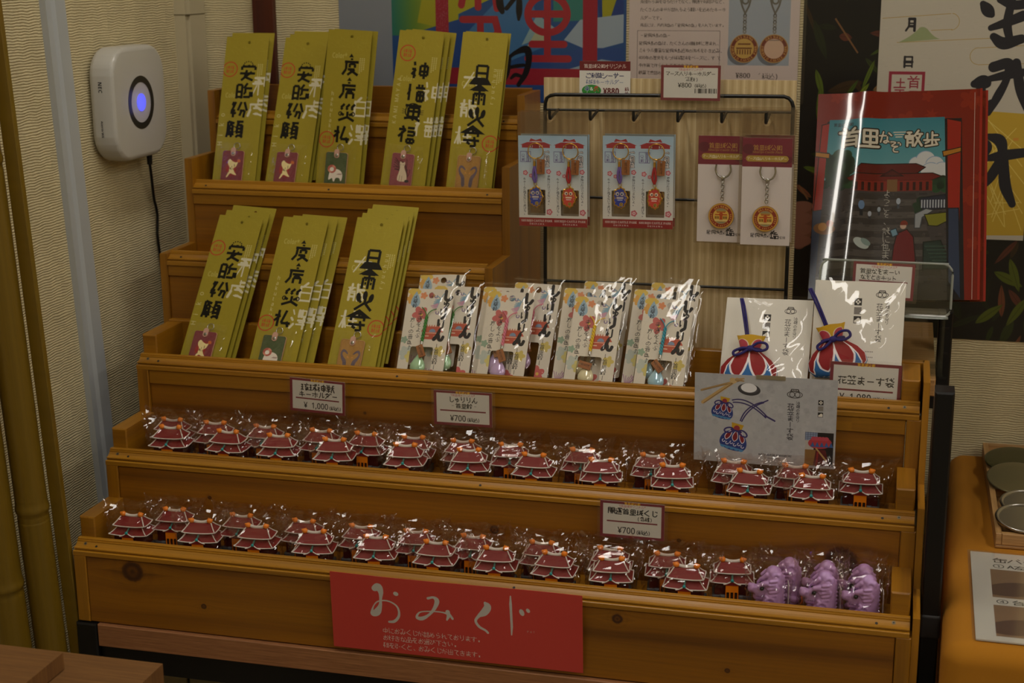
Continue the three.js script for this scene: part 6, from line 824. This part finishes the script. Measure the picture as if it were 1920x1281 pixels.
// ---------------------------------------------------------------------------------------------------------------
// The orange table on the right
{
  const weave = data(256, 256, (x, y) => { const v = 128 + 50 * Math.sin(x * 0.8) * Math.sin(y * 0.8) + 60 * noise.noise(x * 0.3, y * 0.3, 2); return [v, v, v]; }, false); weave.repeat.set(40, 40);
  const g = new RoundedBoxGeometry(0.72, 0.82, 0.66, 8, 0.022), p = g.attributes.position;
  for (let i = 0; i < p.count; i++) { const x = p.getX(i), y = p.getY(i), z = p.getZ(i), t = clamp((0.41 - y) / 0.4); p.setXYZ(i, x + (x < -0.3 ? 0.0006 * Math.sin(z * 60) * t - 0.021 * (z + 0.33) / 0.66 : 0) , y, z + (z > 0.3 ? 0.006 * Math.sin(x * 40) * t : 0)); }
  g.computeVertexNormals(); const o = mesh('orange_tablecloth', g, mat({ color: 0xb9790a, roughness: 0.9, bumpMap: weave, bumpScale: 0.0004 })); o.position.set(1.413, FLOOR + 0.4102, -0.268); tag(o, 'bright orange cloth covering the table on the right', 'tablecloth');
}
{
  const o = thing('wooden_tray', 'small wooden tray with compartments on the orange cloth', 'tray', [1.098, 0.0008, -0.585]), W = 0.2, D = 0.36, H = 0.019;
  mesh('base', board(0, 0, 0, W, 0.004, D, 2), paleLaminate, o); for (const [a, b] of [[0, 0.007], [W - 0.007, W]]) mesh('side', board(a, 0.004, 0, b, H, D, 2), paleLaminate, o);
  for (const z of [0, 0.09, 0.18, 0.268, 0.352]) mesh('divider', board(0.0072, 0.004, z, W - 0.0072, H - (z > 0 && z < 0.35 ? 0.004 : 0), z + 0.008, 0), paleLaminate, o);
  const gold = phys({ color: 0x7a7150, metalness: 0.5, roughness: 0.3 }), olive = phys({ color: 0x4c4a2c, metalness: 0.4, roughness: 0.25 });
  const discs = [[1.1365, 0.0275, -0.49, 9, olive, 'dark olive glossy badge disc at the back of the tray'], [1.1355, 0.0305, -0.408, 12, gold, 'pale gold badge disc in the tray, the largest looking one'], [1.1425, 0.0255, -0.322, 8, steel, 'silver badge back third from the wall in the tray'], [1.134, 0.0275, -0.262, 9, steel, 'silver badge back nearest the front of the tray']];
  discs.forEach(([x, y, z, a, m, label], i) => {
    const d = thing('badge_disc', label, 'badge', [x, y, z], 'badge parts in the tray'); d.rotation.x = -(90 - a) * DEG;
    const r = i < 2 ? 0.041 : 0.036, prof = i < 2 ? [[0, 0.002], [r * 0.6, 0.0016], [r * 0.95, 0.0002], [r, -0.001], [r * 0.95, -0.0022], [0, -0.001]] : [[0, 0.0005], [r * 0.86, 0.0005], [r * 0.88, 0.0022], [r * 0.95, 0.003], [r, 0.0015], [r * 0.98, -0.001], [0, -0.001]];
    mesh('disc', new THREE.LatheGeometry(prof.map((q) => new THREE.Vector2(...q)), 48).rotateX(Math.PI / 2), m, d);
    if (i > 1) { mesh('hole', new THREE.CylinderGeometry(0.0032, 0.0032, 0.0008, 14).rotateX(Math.PI / 2).translate(0.006, 0.006, 0.0009), slotDark, d); mesh('pin', ball(0.0018, 0.006, 0.0085, 0.0016), steel, d); }
  });
}
{
  const tex = print(800, 1000, (c, W, H) => {
    c.fillStyle = '#d4d0c6'; c.fillRect(0, 0, W, H); c.translate(-95, 0); write(c, '缶バッチの作り方', 190, 60, 58, { weight: 0.11, wide: 1.1 }); write(c, '①', 190, 140, 48, {}); c.strokeStyle = '#1a1816'; c.lineWidth = 4; c.beginPath(); c.arc(214, 164, 22, 0, 7); c.stroke(); write(c, '1', 205, 146, 34, {}); write(c, 'A左手前（台紙の上', 250, 138, 50, { weight: 0.12, wide: 1.1 }); c.beginPath(); c.arc(214, 582, 22, 0, 7); c.stroke(); write(c, '4', 204, 564, 34, {}); write(c, '台紙の上に缶', 250, 556, 50, { weight: 0.12, wide: 1.1 });
    for (const y of [206, 622]) { c.fillStyle = '#8c6c4e'; c.fillRect(176, y, 480, 330); for (let k = 0; k < 40; k++) { c.fillStyle = 'rgba(60,36,18,0.12)'; c.fillRect(176, y + k * 8 + rr(0, 5), 480, 2); } c.fillStyle = '#5a3a2c'; c.beginPath(); c.moveTo(176, y + 190); c.quadraticCurveTo(260, y + 120, 350, y + 150); c.quadraticCurveTo(440, y + 190, 500, y + 240); c.quadraticCurveTo(400, y + 250, 330, y + 290); c.quadraticCurveTo(240, y + 320, 176, y + 300); c.fill(); c.strokeStyle = '#7a5240'; c.lineWidth = 22; c.lineCap = 'round'; for (let k = 0; k < 4; k++) { c.beginPath(); c.moveTo(330, y + 170 + k * 24); c.quadraticCurveTo(400, y + 170 + k * 24, 470 - k * 14, y + 206 + k * 22); c.stroke(); } c.fillStyle = '#b9bcc0'; c.beginPath(); c.ellipse(500, y + 190, 70, 34, 0, 0, 7); c.fill(); c.fillStyle = '#26282c'; c.fillRect(590, y, 66, 330); }
  });
  const o = thing('instruction_sheet', 'laminated instruction sheet with hand photographs on orange cloth', 'sheet', [1.169, 0.0012, 0.045]); o.rotation.x = -Math.PI / 2; o.rotation.z = -0.012;
  mesh('paper', sheet(0.206, 0.247, 0.0016, { r: 0.001 }), [phys({ map: tex, roughness: 0.35, clearcoat: 0.6, clearcoatRoughness: 0.15 }), paperEdge], o).position.z = 0.0016; mesh('laminate', sheet(0.213, 0.254, 0.0004, { r: 0.003 }), laminateClear, o).position.set(0, -0.0035, 0.0022);
}
// ---------------------------------------------------------------------------------------------------------------
// Router on the left wall, bamboo, crate in the foreground
{
  const o = thing('wifi_router', 'white wall router with dark ring and blue light', 'router', [LEFT, 0.503, -0.345]); const white = phys({ color: 0xbdbab2, roughness: 0.4, clearcoat: 0.2 });
  const s = roundRect(0.138, 0.142, 0.034), b = new THREE.ExtrudeGeometry(s, { depth: 0.02, bevelEnabled: true, bevelSize: 0.006, bevelThickness: 0.008, bevelSegments: 5, curveSegments: 12 }).translate(0, 0, 0.012).rotateY(Math.PI / 2); mesh('body', toCreasedNormals(b, 0.5), white, o);
  mesh('wall_plate', new THREE.ExtrudeGeometry(roundRect(0.118, 0.118, 0.022, 0.002, 0.004), { depth: 0.011, bevelEnabled: false }).rotateY(Math.PI / 2), white, o);
  const dark = mat({ color: 0x1b1b1e, roughness: 0.4 }); mesh('ring', new THREE.RingGeometry(0.0275, 0.0365, 48).rotateY(Math.PI / 2).translate(0.0404, 0, 0), dark, o);
  mesh('status_light', new THREE.CylinderGeometry(0.0122, 0.0122, 0.001, 28).rotateZ(Math.PI / 2).translate(0.0404, 0, 0), mat({ color: 0x4448ff, emissive: new THREE.Color(0.16, 0.17, 1.0), emissiveIntensity: 0.85 }), o);
  const l = new THREE.PointLight(new THREE.Color(0.2, 0.22, 1.0), 0.0012); l.position.set(0.046, 0, 0); o.add(l);
  const txt = (t, w, h, y, z, sz) => { const m = mesh('lettering', new THREE.PlaneGeometry(w, h), mat({ transparent: true, roughness: 0.6, map: print(256, 64, (c) => { c.clearRect(0, 0, 256, 64); c.fillStyle = '#26262a'; c.font = `bold ${sz}px sans-serif`; c.textAlign = 'center'; c.fillText(t, 128, 48); }), alphaTest: 0.4 }), o); m.position.set(0.0205, y, z); m.rotation.set(0, 0, 0); m.rotation.z = -Math.PI / 2; return m; };
  txt('NEC', 0.034, 0.0085, 0.026, 0.07515, 58); txt('Aterm WX', 0.03, 0.0075, -0.03, 0.07515, 40);
}
{
  const o = thing('power_cable', 'thin black power cable hanging from the router', 'cable', [LEFT + 0.004, 0, 0]);
  mesh('plug', new THREE.CylinderGeometry(0.0042, 0.0036, 0.016, 12).translate(0.018, 0.4185, -0.392), blackMetal, o);
  mesh('lead', tube([[0.018, 0.411, -0.392], [0.014, 0.39, -0.402], [0.004, 0.355, -0.424], [0.0015, 0.332, -0.436], [0.001, 0.3, -0.433], [0.001, 0.26, -0.438], [0.001, 0.215, -0.442], [0.001, 0.1, -0.445], [0.001, -0.3, -0.44], [0.001, FLOOR + 0.01, -0.44]], 0.0021, 90, 7), blackMetal, o);
}
{
  const tex = data(128, 512, (x, y) => { const v = 1 + 0.06 * noise.noise(x * 0.2, y * 0.01, 3) + 0.05 * noise.noise(x * 0.9, y * 0.03, 5); return [116 * v, 90 * v, 14 * v].map((q) => clamp(q, 0, 255)); }); const cane = phys({ map: tex, roughness: 0.45, clearcoat: 0.2 });
  const culm = (x, z, r, nodes, where) => { const pts = [], N = 80, L = 2.36; for (let i = 0; i <= N; i++) { const y = i / N * L; let q = r; for (const n of nodes) { const d = (y - n) / 0.012; q += r * (0.06 * Math.exp(-d * d) - 0.07 * Math.exp(-Math.pow((y - n + 0.012) / 0.006, 2))); } pts.push(new THREE.Vector2(q, y)); } for (const n of nodes) for (let k = -8; k <= 8; k++) { const y = n + k * 0.003, d = (y - n) / 0.006; pts.push(new THREE.Vector2(r * (1 + 0.07 * Math.exp(-d * d) - 0.06 * Math.exp(-Math.pow((y - n + 0.007) / 0.003, 2))), y)); } pts.sort((a, b) => a.y - b.y);
    const o = mesh('bamboo_culm', new THREE.LatheGeometry(pts, 32), cane); o.position.set(x, FLOOR, z); o.rotation.x = 4.2 * DEG; tag(o, `thick yellow bamboo culm, ${where}`, 'bamboo', 'bamboo culms at the left edge'); };
  culm(-0.0395, -0.03, 0.0192, [0.45, 0.87, 1.3, 1.75, 2.1], 'nearest to the pine stand'); culm(-0.0735, 0.0, 0.0228, [0.42, 0.775, 1.0, 1.45, 1.95], 'at the very left edge of the photo');
  const o = mesh('bamboo_strip', board(-0.0098, 0, -0.004, 0.008, 2.36, 0.004, 1), cane); o.position.set(-0.0115, FLOOR, -0.045); o.rotation.x = 4.2 * DEG; tag(o, 'flat yellow bamboo strip beside the culms', 'bamboo');
}
{
  const o = thing('wooden_crate', 'rough wooden crate corner in the left foreground', 'crate', [0, FLOOR, 0]), up = -FLOOR, raw = mat({ map: paleLaminate.map, color: 0xb5a283, roughness: 0.75 });
  mesh('top_plank', board(-0.09, up - 0.013, 0.3, 0.158, up + 0.005, 0.405, 0, 0.003), raw, o); mesh('top_rail', board(-0.09, up - 0.042, 0.262, 0.25, up - 0.0145, 0.39, 0, 0.004), raw, o);
  for (const [x, z] of [[0.23, 0.29], [0.23, 0.37], [-0.06, 0.29], [-0.06, 0.37]]) mesh('leg', board(x - 0.018, 0, z - 0.018, x + 0.018, up - 0.0425, z + 0.018, 1, 0.003), raw, o);
}
renderer.render(scene, camera);
